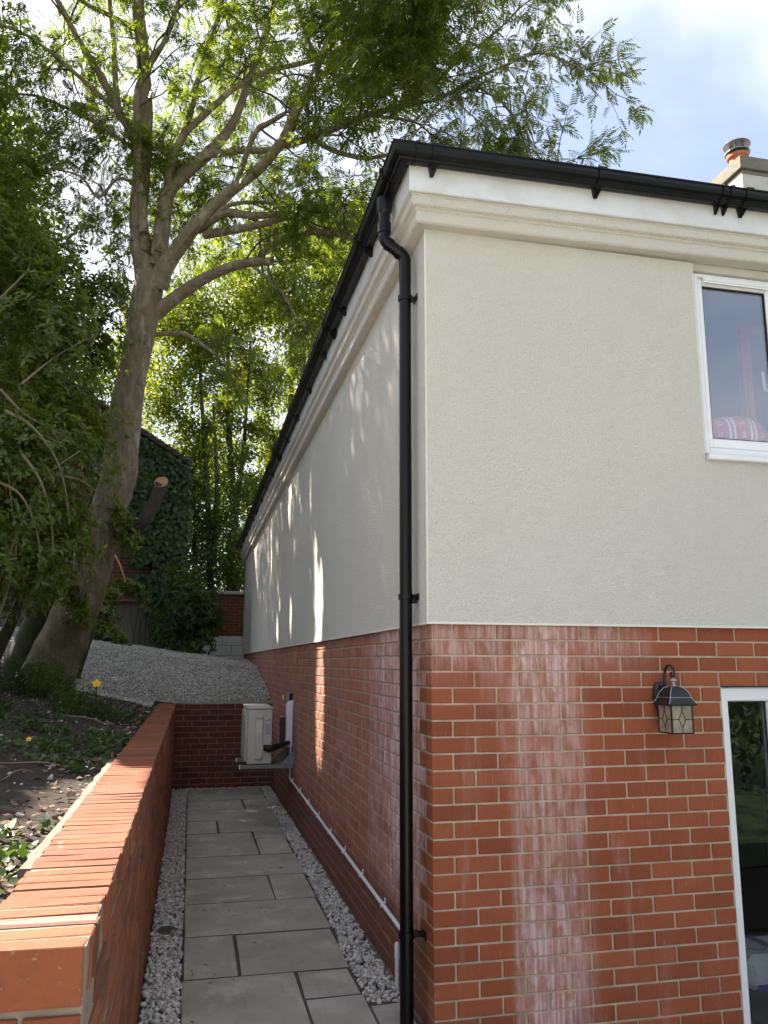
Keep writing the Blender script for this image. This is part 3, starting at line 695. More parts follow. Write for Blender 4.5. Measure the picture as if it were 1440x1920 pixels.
MB().lathe([(r*math.sqrt(2), z) for r, z in lp], (lx, ly, 0), 4, math.pi/4).build('roof', m_iron, la)
ed = MB()
for sx in (-1, 1):
    for sy in (-1, 1): ed.tube([(lx+sx*r, ly+sy*r, z+.0005) for r, z in lp[:6]], .0022, 5)
for a, b in (((-1, -1), (1, -1)), ((-1, -1), (-1, 1)), ((1, -1), (1, 1))):
    ed.tube([(lx+a[0]*.059, ly+a[1]*.059, 1.492), (lx+b[0]*.059, ly+b[1]*.059, 1.492)], .0016, 5)
ed.build('silver_edge', m_silver, la, True)
bd = MB(); B = .057; Z0, Z1 = 1.318, 1.453
for sx in (-1, 1):
    for sy in (-1, 1): bd.box(lx+sx*B-.0035, lx+sx*B+.0035, ly+sy*B-.0035, ly+sy*B+.0035, Z0, Z1)
for s in (-1, 1):
    bd.box(lx-B, lx+B, ly+s*B-.003, ly+s*B+.003, Z0, Z0+.007); bd.box(lx+s*B-.003, lx+s*B+.003, ly-B, ly+B, Z0, Z0+.0069)
bd.build('cage', m_iron, la)
t = NT('frosted lantern glass'); c = t.mix(t.mr(t.noise(30, 4), .35, .7), (.34, .29, .22), (.24, .20, .15)); m_frost = t.pbr(c, .25)
for (ax, s) in (('y', -1), ('x', -1), ('x', 1), ('y', 1)):
    pm = MB()
    if ax == 'y': pm.box(lx-B+.004, lx+B-.004, ly+s*B-.001, ly+s*B+.001, Z0+.007, Z1-.001)
    else: pm.box(lx+s*B-.001, lx+s*B+.001, ly-B+.004, ly+B-.004, Z0+.007, Z1-.001)
    pn = pm.build('pane', m_frost, la)
    pt = lambda u, z: (lx+u, ly+s*(B+.002), z) if ax == 'y' else (lx+s*(B+.002), ly+u, z)
    zc = 1.388; ld = MB(); T = lambda a, b: ld.tube([pt(*a), pt(*b)], .0018, 5)
    dmd = [(0, zc+.040), (.019, zc), (0, zc-.040), (-.019, zc)]
    for i in range(4): T(dmd[i], dmd[(i+1) % 4])
    T((0, zc+.04), (0, Z1)); T((0, zc-.04), (0, Z0+.005)); T((.019, zc), (B, zc)); T((-.019, zc), (-B, zc))
    ld.build('leading', m_iron, pn)
# heat pump -----------------------------------------------------------
ac = thing('heat_pump', 'beige air conditioning condenser on wall arms at the end of the passage', 'heat pump')
ax0, ax1, ay0, ay1, az0, az1 = -.515, -.245, 5.24, 5.98, .592, 1.185
MB().box(ax0+.006, ax1, ay0, ay1, az0, az1-.022, .010).build('casing', m_ac, ac)
MB().box(ax0-.002, ax1+.004, ay0-.006, ay1+.006, az1-.021, az1, .007).build('top_cover', m_ac, ac)
MB().box(ax0-.018, ax0+.005, ay0+.05, ay1-.12, az0+.025, az1-.05, .008).build('front_panel', m_ac, ac)
gr = MB()
for i in range(11): gr.box(ax0-.024, ax0-.0185, ay0+.07, ay1-.16, az0+.06+.042*i, az0+.072+.042*i)
for i in range(5): gr.box(ax0-.0265, ax0-.0242, ay0+.08+.11*i, ay0+.088+.11*i, az0+.05, az0+.50)
gr.build('fan_grille', m_grille, ac)
MB().box(ax0+.085, ax0+.165, ay0-.030, ay0-.001, az0+.055, az1-.075, .010).build('service_cover', m_ac, ac)
MB().box(ax0+.090, ax0+.160, ay0-.034, ay0-.0305, az0+.33, az1-.135, .002).build('handle_recess', m_white if False else plain('pale beige plastic', (.58, .55, .49), .4), ac)
MB().box(ax0+.088, ax0+.162, ay0-.042, ay0-.0302, az1-.112, az1-.088, .004).build('handle_lip', m_ac, ac)
MB().box(ax0+.163, ax0+.175, ay0-.040, ay0-.004, az0+.09, az0+.235, .003).build('valve_guard', m_ac, ac)
MB().box(ax0+.176, ax1-.012, ay0-.0018, ay0-.0003, az0+.14, az0+.20).build('pipe_opening', m_pipeblk, ac)
MB().box(ax0+.195, ax0+.252, ay0-.0022, ay0-.0004, az0+.305, az0+.415).build('rating_label', plain('lilac grey label', (.32, .30, .33), .5), ac)
V = []; 
def tri(mb, cx_, cz, s): mb.add([(cx_-s, ay0-.0024, cz-s*.8), (cx_+s, ay0-.0024, cz-s*.8), (cx_, ay0-.0024, cz+s*.9), (cx_-s, ay0-.0004, cz-s*.8), (cx_+s, ay0-.0004, cz-s*.8), (cx_, ay0-.0004, cz+s*.9)], [(0, 1, 2), (5, 4, 3), (0, 3, 4, 1), (1, 4, 5, 2), (2, 5, 3, 0)])
tm = MB(); tri(tm, ax0+.208, az0+.455, .011); tm.box(ax0+.232, ax0+.246, ay0-.0024, ay0-.0004, az0+.449, az0+.470).build('warning_label', plain('dark label print', (.10, .09, .07), .5), ac)
for y in (ay0+.03, ay1-.06):
    MB().box(-.575, -.001, y-.02, y+.02, .545, .585, .003).box(-.012, -.001, y-.02, y+.02, .46, .80, .002).build('wall_arm', m_galv, ac)
    MB().add([(-.012, y-.016, .587), (-.15, y-.016, .587), (-.012, y-.016, .72), (-.012, y+.016, .587), (-.15, y+.016, .587), (-.012, y+.016, .72)], [(0, 2, 1), (3, 4, 5), (0, 1, 4, 3), (1, 2, 5, 4), (2, 0, 3, 5)]).build('gusset', m_galv, ac)
    MB().box(-.585, -.574, y-.022, y+.022, .543, .587, .002).build('end_cap', m_white, ac)
MB().tube(smooth_path([(ax0+.20, ay0-.002, az0+.175), (ax0+.23, ay0-.05, az0+.165), (-.20, 5.24, az0+.19), (-.10, 5.33, az0+.20), (-.045, 5.45, az0+.20)], 5), .024, 10).tube(smooth_path([(ax0+.20, ay0-.002, az0+.155), (ax0+.24, ay0-.045, az0+.14), (-.18, 5.26, az0+.165), (-.06, 5.45, az0+.185)], 5), .016, 8).build('pipe_lagging', m_pipeblk, ac, True)
tk = thing('cable_trunking', 'white plastic pipe trunking upright on the brick wall behind the heat pump', 'trunking')
MB().box(-.072, -.002, 5.44, 5.52, .745, 1.075, .006).build('channel', m_white, tk)
MB().box(-.076, -.0015, 5.436, 5.524, 1.06, 1.20, .008).add([(-.076, 5.436, 1.195), (-.0015, 5.436, 1.195), (-.0015, 5.524, 1.195), (-.076, 5.524, 1.195), (-.050, 5.44, 1.235), (-.0015, 5.44, 1.245), (-.0015, 5.52, 1.245), (-.050, 5.52, 1.235)], [(0, 3, 2, 1), (4, 5, 6, 7), (0, 1, 5, 4), (1, 2, 6, 5), (2, 3, 7, 6), (3, 0, 4, 7)]).build('end_cover', m_white, tk)
gp = thing('grey_conduit', 'grey lagged pipe upright on the wall behind the white trunking', 'pipe')
MB().tube([(-.098, 5.60, .75), (-.098, 5.60, 1.06)], .028, 12).box(-.09, 0, 5.585, 5.615, .9, .93).build('lagged_pipe', m_dgrey, gp, True)
MB().lathe([(0, 1.062), (.026, 1.062), (.028, 1.058)], (-.098, 5.60, 0), 12).build('pale_end', m_white, gp)
iso = thing('isolator_switch', 'grey isolator box with a red and yellow rotary knob above the heat pump', 'switch')
MB().box(-.075, -.001, 5.53, 5.60, 1.215, 1.325, .004).build('box', m_grey, iso); MB().box(-.036, -.001, 5.515, 5.529, 1.235, 1.318, .003).build('cover', m_black, iso)
MB().lathe([(0, .018), (.030, .018), (.030, 0), (0, 0)], (0, 0, 0), 16).build('plate', m_yellow, iso); o = bpy.context.scene.objects[-1] if False else iso.children[-1]
o.rotation_euler = (0, -math.pi/2, 0); o.location = (-.076, 5.565, 1.275)
MB().lathe([(0, .03), (.016, .03), (.018, 0), (0, 0)], (0, 0, 0), 12).box(-.02, .02, -.006, .006, .002, .034, .002).build('knob', m_red, iso); o = iso.children[-1]
o.rotation_euler = (0, -math.pi/2, 0); o.location = (-.0945, 5.565, 1.272)

# ================================================================== GARDEN WALLS
TOP = 1.107
rw = thing('retaining_wall', 'long low orange brick wall with a brick on edge coping along the passage', 'wall')
MB().box(-1.524, -1.306, -2.020, 8.0, -.30, TOP-.003).build('mortar', m_cope, rw)
RB = Bricks(.0012)
for i in range(134):
    y = -2.030+.0752*i
    if y > 7.93: break
    RB.add((-1.4175+jit(.003), y+.0325, TOP-.054+jit(.0012)), (random.choice((.224, .227, .231)), random.choice((.064, .066, .0675)), .108), (jit(.007), jit(.005), jit(.007)), -100 if y < 7.8 else 300)
for k in range(17):
    z = .990-.075*(k+.5); odd = k % 2; y = -2.030
    h = .065
    if odd: RB.add((-1.5275+.1125-.003, y+.05, z), (.222, .10, h), (0, 0, jit(.01)), k)
    else:
        for s in (0, 1): RB.add((-1.5275+.0535+s*.113, y+.108, z), (.104, .215, h), (0, 0, jit(.008)), k)
    y += .110 if odd else .226
    while y < 7.78:
        L = min(.215, 7.79-y)
        RB.add((-1.355+jit(.0025), y+L/2, z+jit(.002)), (.106, L, h), (0, jit(.01), jit(.010)), 20+y+(0 if y < 1.6 else 400)); y += L+.011
RB.build(rw, m_sb, m_sbj, 300, .0035)
xw_ = thing('cross_wall', 'low dark red brick wall closing the far end of the passage', 'wall')
MB().box(-1.306, -.001, 7.806, 8.0, -.05, TOP-.010).build('mortar', m_dmor, xw_)
XB = Bricks(.0012)
for k in range(15):
    z = TOP-.075*(k+.5)-.001; x = -1.304 if k % 2 else -1.304-.11
    while x < -.02:
        a, b = max(x, -1.304), min(x+.215, -.002)
        if b-a > .03: XB.add(((a+b)/2, 7.853+jit(.002), z), (b-a, .10, .064), (jit(.006), 0, jit(.006)), 0)
        x += .226
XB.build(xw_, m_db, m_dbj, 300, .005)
ks = thing('concrete_haunch', 'pale rough concrete strip along the garden side of the low brick wall', 'concrete strip')
P = np.arange(-1.25, 1.45, .12); mb = MB(); V = []
for y in P:
    e_ = jit(.006); V += [(-1.5335, y, 1.00), (-1.5335, y, 1.086+jit(.003)), (-1.576+e_, y, 1.082+jit(.004)), (-1.592+e_, y, 1.0)]
n = len(P); mb.add(V, [(i*4+a, i*4+(a+1) % 4, (i+1)*4+(a+1) % 4, (i+1)*4+a) for i in range(n-1) for a in range(4)]+[(0, 1, 2, 3), (4*n-1, 4*n-2, 4*n-3, 4*n-4)])
mb.build('strip', m_conc, ks)
bw = thing('boundary_wall', 'red brick garden wall on white painted blocks beyond the far house end', 'wall')
MB().box(-4.5, 6.0, 16.006, 16.2, 1.2, 3.26).build('mortar', m_dmor, bw)
BB = Bricks()
for k in range(13):
    z = 3.255-.075*(k+.5); x = -4.45+(.113 if k % 2 else 0)
    while x < 2: BB.add((x+.107, 16.05+jit(.003), z), (.215, .1, .064), (0, 0, jit(.006)), abs(x+.3)); x += .226
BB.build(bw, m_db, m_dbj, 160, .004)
WBk = Bricks()
for k in range(5):
    z = 2.275-.225*(k+.5); x = -4.45+(.22 if k % 2 else 0)
    while x < 2: WBk.add((x+.22, 16.04, z), (.438, .1, .219), (0, 0, jit(.004)), abs(x+.3)); x += .446
m_blk = plain('white painted block', (.56, .55, .52), .8, .3, 10, .3); m_blkj = m_blk
WBk.build(bw, m_blk, m_blkj, 50, .008, name='block')
MB().box(-4.5, 6.0, 15.96, 16.24, 3.262, 3.34, .012).build('coping', plain('pale concrete coping', (.42, .38, .33), .85, .4, 10), bw)
# ivy house -----------------------------------------------------------
ih = thing('brick_outbuilding', 'old brown brick outbuilding half covered in ivy behind the leaning tree', 'outbuilding')
gx0, gx1, gy, gzt = -8.0, -1.56, 14.0, 6.0
apex = (gx0+gx1)/2; za = gzt+(gx1-apex)*.62
MB().add([(gx0, gy+.006, 2.95), (gx1, gy+.006, 2.95), (gx1, gy+.006, gzt), (apex, gy+.006, za), (gx0, gy+.006, gzt), (gx0, gy+5, 2.95), (gx1, gy+5, 2.95), (gx1, gy+5, gzt), (apex, gy+5, za), (gx0, gy+5, gzt)],
         [(0, 1, 2, 3, 4), (9, 8, 7, 6, 5), (1, 6, 7, 2), (0, 4, 9, 5), (2, 7, 8, 3), (3, 8, 9, 4), (0, 5, 6, 1)]).build('wall', m_dmor, ih)
IB = Bricks(); m_ob = mat_stock_brick('brown weathered brick', False, .36); m_obj = mat_stock_brick('brown weathered brick joined', True, .36)
for k in range(60):
    z = 2.99+.075*k; x = gx0+(.113 if k % 2 else 0)
    while x < gx1-.05:
        L = min(.215, gx1-x)
        if z < gzt+(gx1-max(abs(x-apex), abs(x+L-apex))-apex)*.62-.1: IB.add((x+L/2, gy+.05+jit(.003), z), (L, .1, .064), (0, 0, jit(.006)), abs(x+2.4)+abs(z-3.4))
        x += L+.011
IB.build(ih, m_ob, m_obj, 160, .004)
MB().box(gx0+.1, gx1-.12, gy+.18, gy+4.9, 1.2, 2.948).build('plinth', m_conc, ih)
MB().box(gx0-.02, gx1+.02, gy-.03, gy+.3, 2.915, 2.955).build('ledge', plain('weathered timber', (.20, .12, .08), .9, .5, 12), ih)
rf = MB()
for s in (1, -1):
    xe = gx1+.25 if s > 0 else gx0-.25; ze = gzt-.25*.62
    rf.add([(xe, gy-.18, ze), (apex, gy-.18, za+.0), (apex, gy+5.2, za), (xe, gy+5.2, ze), (xe, gy-.18, ze+.13), (apex, gy-.18, za+.13), (apex, gy+5.2, za+.13), (xe, gy+5.2, ze+.13)], [(0, 1, 2, 3), (7, 6, 5, 4), (0, 4, 5, 1), (1, 5, 6, 2), (2, 6, 7, 3), (3, 7, 4, 0)])
rf.build('roof', m_tile, ih)
for i in range(22):
    x = gx1+.22-.155*i; MB().box(x-.16, x+.0, gy-.215, gy-.182, gzt+(gx1-x)*.62+.10, gzt+(gx1-x)*.62+.145, .004).build('verge_tile', m_tile, ih)
# behind the photographer (seen in the glass, plus an added bounce surface) --------------------------
structure(MB().box(-16, 1.79, -22, -2.06, -.25, -.204).build('bounce_ground', plain('pale bounce ground', (.56, .53, .475), .95, .3, 90, .5)))  # added pale surface that throws sunlight back onto the house front
structure(MB().box(1.8, 12, -3.0, -1.47, -.25, -.18).build('flower_border', m_soil))
structure(MB().add([(1.8, -3.0, -.17), (14, -3.0, -.17), (14, -14, .3), (1.8, -14, .3)], [(0, 1, 2, 3)]).build('lawn', m_grass))
# ================================================================== PLANTS
def limb(mb, pts, wpx, sub=4, n=10, jitter=.03):
    """pts: (px, py, Y); wpx: widths in photo pixels -> (world path, radii)"""
    W3 = np.array([at(*p) for p in pts]); dep = (W3-CAM)@FW; r = np.interp(np.arange(len(pts)), np.linspace(0, len(pts)-1, len(wpx)), wpx)*dep/F/2
    Ps = smooth_path(W3, sub); rs = np.interp(np.linspace(0, len(pts)-1, len(Ps)), np.arange(len(pts)), r)
    V, Fs = tube_geo(Ps, rs, n, True, jitter); mb.add(V, Fs); return Ps, rs
class Twigs:
    def __init__(s): s.mb = MB(); s.P, s.D, s.N, s.S = [], [], [], []
    def twig(s, p0, d, L, r, leafsc, gap, droop=.12, sub=2, start=.3, depth=0):
        n = max(3, int(L/.12)); d = d/np.linalg.norm(d); p = np.array(p0, float); pts = [p.copy()]; dd = d.copy()
        for i in range(n):
            dd = dd+rng.normal(0, .13, 3)+np.array([0, 0, -droop*(.3+i/n)*.5]); dd /= np.linalg.norm(dd); p = p+dd*L/n; pts.append(p.copy())
        pts = np.array(pts); V, Fs = tube_geo(pts, np.linspace(r, r*.35, len(pts)), 4 if r < .012 else 6, False); s.mb.add(V, Fs)
        m = int(L*(1-start)/gap)
        for i in range(m):
            t = start+(1-start)*(i+rng.uniform(0, 1))/max(m, 1); f = t*(len(pts)-1); k = min(int(f), len(pts)-2); q = pts[k]+(pts[k+1]-pts[k])*(f-k); td = pts[k+1]-pts[k]; td /= np.linalg.norm(td)
            side = rng.normal(size=3); side -= td*(side@td); side /= np.linalg.norm(side)+1e-9
            s.P.append(q); s.D.append(td*.45+side*.75+np.array([0, 0, -.30])+rng.normal(0, .2, 3)); s.N.append(np.array([0, 0, 1.0])+rng.normal(0, .45, 3)); s.S.append(leafsc*rng.uniform(.75, 1.15))
        s.P.append(pts[-1]); s.D.append(dd+np.array([0, 0, -.2])); s.N.append(np.array([0, 0, 1.0])+rng.normal(0, .4, 3)); s.S.append(leafsc)
        if sub:
            for i in range(sub):
                k = rng.integers(len(pts)//3, len(pts)-1); td = pts[k]-pts[k-1]; nd = td/np.linalg.norm(td)*.7+unit(1)[0]*.8
                s.twig(pts[k], nd, L*rng.uniform(.35, .65), r*.55, leafsc, gap, droop, 0, .15, depth+1)
ash = thing('ash_tree', 'tall leaning ash tree with a pale mottled trunk beside the gravel', 'tree')
tb = MB(); TW = Twigs(); limbs = []
Yb = 7.0
ground_z = lambda p: float(terr(p[0], p[1]))
trP, trR = limb(tb, [(66, 1300, Yb), (88, 1272, Yb), (118, 1200, Yb), (160, 1100, Yb), (188, 1000, Yb), (211, 933, Yb), (225, 880, Yb), (234, 780, Yb), (253, 680, Yb), (268, 600, Yb), (276, 555, Yb), (282, 515, Yb)], [112, 102, 88, 80, 68, 64, 64, 60, 51, 56, 56, 50], 5, 22, .03)
trunk = tb.build('trunk', m_barka, ash, True)
m2 = MB(); limb(m2, [(18, 1300, 7.15), (30, 1262, 7.15), (65, 1170, 7.2), (85, 1110, 7.25), (113, 1062, 7.3), (150, 990, 7.3), (175, 930, 7.2)], [66, 58, 44, 38, 32, 26, 22], 4, 12); m2.build('side_stem', m_moss, ash, True)
m2 = MB(); limb(m2, [(136, 1270, 7.5), (146, 1240, 7.5), (166, 1180, 7.5), (178, 1120, 7.45), (186, 1060, 7.3)], [28, 26, 24, 20, 16], 4, 12); m2.build('side_stem', m_moss, ash, True)
m2 = MB(); sp, sr = limb(m2, [(215, 1000, 7.0), (240, 995, 6.85), (270, 975, 6.7), (288, 945, 6.6), (303, 906, 6.5)], [34, 28, 25, 24, 23], 4, 14); m2.build('cut_limb', m_barkd, ash, True)
dv_ = sp[-1]-sp[-2]; dv_ /= np.linalg.norm(dv_)
mm = MB(); V = []; fv = np.array([-.25, -.8, .5]); fv = fv/np.linalg.norm(fv); u = np.cross(fv, [0, 0, 1]); u /= np.linalg.norm(u); v_ = np.cross(u, fv)
for s in (-.008, .008):
    for i in range(16): a = i*math.pi/8; V.append(sp[-1]+fv*(s+.02)+(u*math.cos(a)+v_*math.sin(a))*sr[-1]*1.12)
mm.add(V, [tuple(range(16))[::-1], tuple(range(16, 32))]+[(i, (i+1) % 16, 16+(i+1) % 16, 16+i) for i in range(16)]); mm.build('cut_face', m_cut, ash)
# limbs: pixels in the photograph with the depth at which each point stands
L = [
 ([(276, 545, 7), (265, 470, 7), (260, 390, 7.05), (270, 280, 7.1), (272, 190, 7.1), (266, 100, 7.2), (258, 0, 7.3), (250, -140, 7.4), (255, -330, 7.5), (240, -520, 7.5)], [42, 36, 34, 30, 28, 26, 23, 18, 12, 5], .8, .55),
 ([(270, 470, 6.9), (268, 400, 6.8), (261, 320, 6.75), (258, 240, 6.7), (258, 168, 6.65), (283, 118, 6.6), (312, 70, 6.5), (335, 0, 6.4), (345, -90, 6.3)], [18, 17, 16, 15, 13, 11, 9, 7, 4], .9, .4),
 ([(258, 300, 7), (250, 258, 6.9), (222, 208, 6.7), (192, 148, 6.5), (150, 80, 6.2), (110, 5, 6.0), (60, -80, 5.8), (10, -200, 5.6)], [17, 16, 15, 13, 11, 9, 7, 4], 1.0, .35),
 ([(222, 208, 6.7), (170, 163, 6.4), (100, 102, 6.1), (50, 66, 5.9), (0, 45, 5.7), (-80, 10, 5.5)], [9, 8, 7, 6, 5, 4], 1.0, .25),
 ([(258, 285, 7), (200, 243, 7), (140, 210, 7.1), (70, 180, 7.2), (0, 174, 7.3), (-90, 150, 7.4)], [8, 7, 6, 5, 4, 3], 1.0, .25),
 ([(222, 205, 6.8), (216, 150, 6.9), (213, 80, 7.0), (205, 0, 7.1), (196, -90, 7.2), (190, -200, 7.2)], [13, 11, 10, 9, 7, 4], .9, .3),
 ([(255, 55, 7.1), (200, 26, 6.9), (150, 0, 6.7), (100, -40, 6.5), (30, -90, 6.3)], [10, 9, 8, 6, 4], .9, .25),
 ([(255, 345, 7), (220, 335, 6.9), (185, 370, 6.8), (150, 330, 6.7), (90, 315, 6.6)], [7, 6, 6, 4, 3], .7, .3),
 ([(292, 500, 7), (304, 430, 6.95), (315, 362, 6.9), (350, 322, 6.9), (400, 278, 6.8), (430, 240, 6.8), (448, 205, 6.7), (470, 140, 6.6), (500, 60, 6.5), (520, -30, 6.4), (530, -150, 6.3)], [34, 30, 27, 25, 22, 19, 16, 13, 10, 7, 4], .9, .5),
 ([(312, 370, 6.9), (324, 295, 6.8), (345, 248, 6.8), (362, 190, 6.9), (372, 145, 6.9), (400, 60, 7.0), (416, 0, 7.1), (430, -110, 7.2)], [18, 17, 15, 12, 11, 9, 8, 4], .9, .35),
 ([(345, 250, 6.8), (400, 200, 6.6), (440, 165, 6.4), (500, 135, 6.2), (560, 120, 6.0), (605, 108, 5.8)], [13, 12, 11, 10, 9, 7], .9, .3),
 ([(296, 540, 6.95), (306, 508, 6.85), (332, 468, 6.7), (370, 420, 6.4), (430, 360, 6.1), (490, 312, 5.8), (530, 262, 5.5), (555, 210, 5.2), (580, 160, 5.0), (600, 112, 4.8), (622, 55, 4.6), (628, -10, 4.4), (640, -90, 4.2)], [40, 36, 30, 26, 23, 20, 19, 18, 16, 14, 11, 9, 6], 1.0, .5),
 ([(600, 118, 4.8), (580, 80, 4.7), (562, 30, 4.6), (545, -30, 4.5), (520, -120, 4.4)], [10, 8, 7, 6, 4], 1.2, .25),
 ([(440, 352, 6.05), (478, 250, 5.7), (505, 230, 5.6), (535, 212, 5.5)], [11, 10, 10, 9], .5, .3),
 ([(400, 290, 6.7), (450, 282, 6.4), (510, 280, 6.0), (570, 262, 5.5), (630, 240, 5.0), (690, 215, 4.5), (740, 203, 4.1), (800, 170, 3.7), (850, 120, 3.4), (885, 60, 3.2), (905, -20, 3.0)], [14, 14, 14, 14, 13, 12, 10, 8, 6, 5, 3], 1.0, .3),
 ([(740, 203, 4.1), (820, 185, 3.6), (880, 155, 3.3), (930, 130, 3.1), (1010, 100, 2.8), (1065, 118, 2.6), (1100, 130, 2.5)], [7, 6.5, 6, 5, 4, 3, 2], 1.1, .15),
 ([(570, 246, 5.5), (620, 280, 5.2), (680, 296, 4.9), (720, 292, 4.6), (790, 280, 4.2)], [10, 10, 9, 7, 4], .7, .3),
 ([(690, 215, 4.5), (775, 228, 4.0), (805, 250, 3.8)], [6, 5, 3], .9, .2),
 ([(755, 275, 3.4), (800, 228, 3.3), (850, 185, 3.2), (900, 160, 3.1), (950, 125, 3.0)], [4, 4, 4, 3, 2], 1.1, .15),
 ([(850, 120, 3.4), (930, 60, 3.2), (975, 15, 3.0), (1010, -10, 2.9)], [5, 4, 3, 2], 1.2, .1),
 ([(900, 165, 3.1), (950, 200, 2.9), (975, 240, 2.8)], [4, 3, 2], 1.0, .1),
 ([(990, 370, 3.3), (1030, 325, 3.1), (1060, 305, 3.0), (1082, 297, 2.9)], [3, 3, 2, 1.5], .5, .55),
 ([(950, 125, 3.0), (985, 180, 2.9), (985, 245, 2.8)], [3, 2.5, 2], .9, .1),
 ([(850, 185, 3.2), (900, 230, 3.1), (935, 262, 3.0)], [3, 2.5, 2], .8, .2),
 ([(370, 430, 6.5), (420, 400, 6.2), (480, 405, 5.9), (545, 398, 5.6)], [20, 17, 13, 10], .5, .4),
 ([(385, 440, 6.5), (470, 425, 6.0), (548, 405, 5.6), (590, 398, 5.4)], [18, 14, 11, 6], .5, .4),
 ([(400, 402, 6.3), (440, 382, 6.0), (500, 380, 5.7), (532, 388, 5.5)], [10, 8, 6, 4], .6, .3),
 ([(285, 592, 7), (320, 565, 6.9), (370, 530, 6.7), (420, 505, 6.4), (470, 492, 6.1), (510, 490, 5.9)], [32, 26, 22, 19, 17, 14], .35, .5),
 ([(478, 490, 6.1), (510, 460, 5.9), (570, 440, 5.5), (590, 434, 5.4), (640, 440, 5.1), (690, 452, 4.8)], [10, 11, 12, 12, 11, 8], .6, .4),
 ([(475, 500, 6.1), (530, 550, 5.8), (550, 585, 5.7), (572, 612, 5.6)], [6, 5, 4, 3], .6, .2),
 ([(282, 628, 7), (340, 625, 6.8), (370, 640, 6.7), (405, 665, 6.5)], [10, 8, 8, 5], .6, .4),
]
lm_total = 0
for pts, wd, dens, st in L:
    mb = MB(); Ps, rs = limb(mb, pts, wd, 4, 10 if wd[0] > 12 else 7); mb.build('limb', m_barka, ash, True)
    seg = np.linalg.norm(np.diff(Ps, axis=0), axis=1); cum = np.concatenate([[0], np.cumsum(seg)]); tot = cum[-1]
    nt = int(tot*(1-st)*(4.6 if pts[-1][0] < 640 else 6.0)*dens)+2
    for i in range(nt):
        s = tot*(st+(1-st)*rng.uniform(0, 1)**.85); k = min(np.searchsorted(cum, s), len(Ps)-1); k = max(k, 1); td = Ps[k]-Ps[k-1]; td /= np.linalg.norm(td)+1e-9
        d = td*.55+unit(1)[0]*.85+np.array([0, 0, .12]); TW.twig(Ps[k], d, rng.uniform(.45, 1.25)*(.6 if Ps[k][1] < 3.7 and Ps[k][0] > .3 else 1), max(.007, min(.016, rs[k]*.5)), .160 if Ps[k][1] < 4.2 and Ps[k][0] > 0 else .21, .075 if Ps[k][1] < 4.2 and Ps[k][0] > 0 else .095, .20, 2)
    for q in range(3): TW.twig(Ps[-1], (Ps[-1]-Ps[-2])/np.linalg.norm(Ps[-1]-Ps[-2])*.9+unit(1)[0]*.6, rng.uniform(.5, 1.0)*(.5 if pts[-1][0] > 640 else 1), .007, .165 if pts[-1][0] > 640 else .22, .075, .14, 2, .1)
# dense mass high up over the passage, the crown above the frame
def cloud(c, r, n, Lr=(.4, .9), gap=.085):
    for i in range(n):
        d = unit(1)[0]; p = np.array(c)+d*np.array(r)*rng.uniform(.1, .9); TW.twig(p, d+np.array([0, 0, -.1]), rng.uniform(*Lr), .006, .22, gap, .2, 1, .1)
for c, r, n in [((715, 0, 3.6), .50, 60), ((745, 50, 3.5), .36, 40), ((670, 40, 4.3), .36, 22), ((750, -60, 3.4), .6, 40)]: cloud(at(*c), (r, r, r), n)
for c, r, n in [((318, 300, 7.4), .45, 26), ((352, 400, 7.5), .5, 26), ((300, 380, 7.6), .4, 20), ((290, 250, 7.4), .4, 18), ((395, 330, 7.2), .5, 24), ((440, 290, 7.0), .5, 22), ((330, 470, 7.6), .4, 16), ((235, 400, 7.4), .4, 18), ((205, 250, 7.2), .45, 18), ((100, 400, 7.4), .5, 18), ((215, 480, 7.2), .45, 16), ((160, 420, 7.2), .5, 22), ((190, 330, 7.3), .45, 18), ((120, 300, 7.2), .5, 18), ((60, 240, 7.0), .5, 16), ((230, 250, 7.5), .4, 12), ((150, 200, 7.2), .5, 14), ((330, 200, 7.3), .5, 18), ((420, 130, 7.0), .6, 22), ((460, 40, 6.6), .6, 22), ((480, 330, 7.0), .6, 16), ((600, 330, 6.2), .6, 22), ((540, 400, 7.0), .6, 20), ((340, 60, 7.2), .6, 20), ((120, 90, 6.6), .6, 20), ((40, 120, 6.4), .5, 14)]: cloud(at(*c), (r, r, r), int(n*.6))
for c, r, n in [((-2.6, 6.0, 11.4), (2.2, 2.0, 1.2), 60), ((-1.0, 6.4, 12.6), (2.0, 1.6, 1.2), 50), ((-2.2, 7.4, 13.8), (1.8, 1.8, 1.2), 40)]: cloud(c, r, n)
P, D, N, S = np.array(TW.P), np.array(TW.D), np.array(TW.N), np.array(TW.S)
ok = ~sun_gaps2(P, D, S) & (P[:, 2] > 3.2) & ~((P[:, 0] > -.35) & (P[:, 2] < 4.45+.53*np.clip(np.minimum(P[:, 0], P[:, 1]), 0, 9)+.25) & (P[:, 1] > -.5)); P, D, N, S = P[ok], D[ok], N[ok], S[ok]
print('ash leaves', len(P))
stuff(TW.mb.build('twigs', m_twig, ash)); cr_ = link('crown', leaf_mesh('crown', P, D, N, S, COMP, m_ash), ash); stuff(cr_)

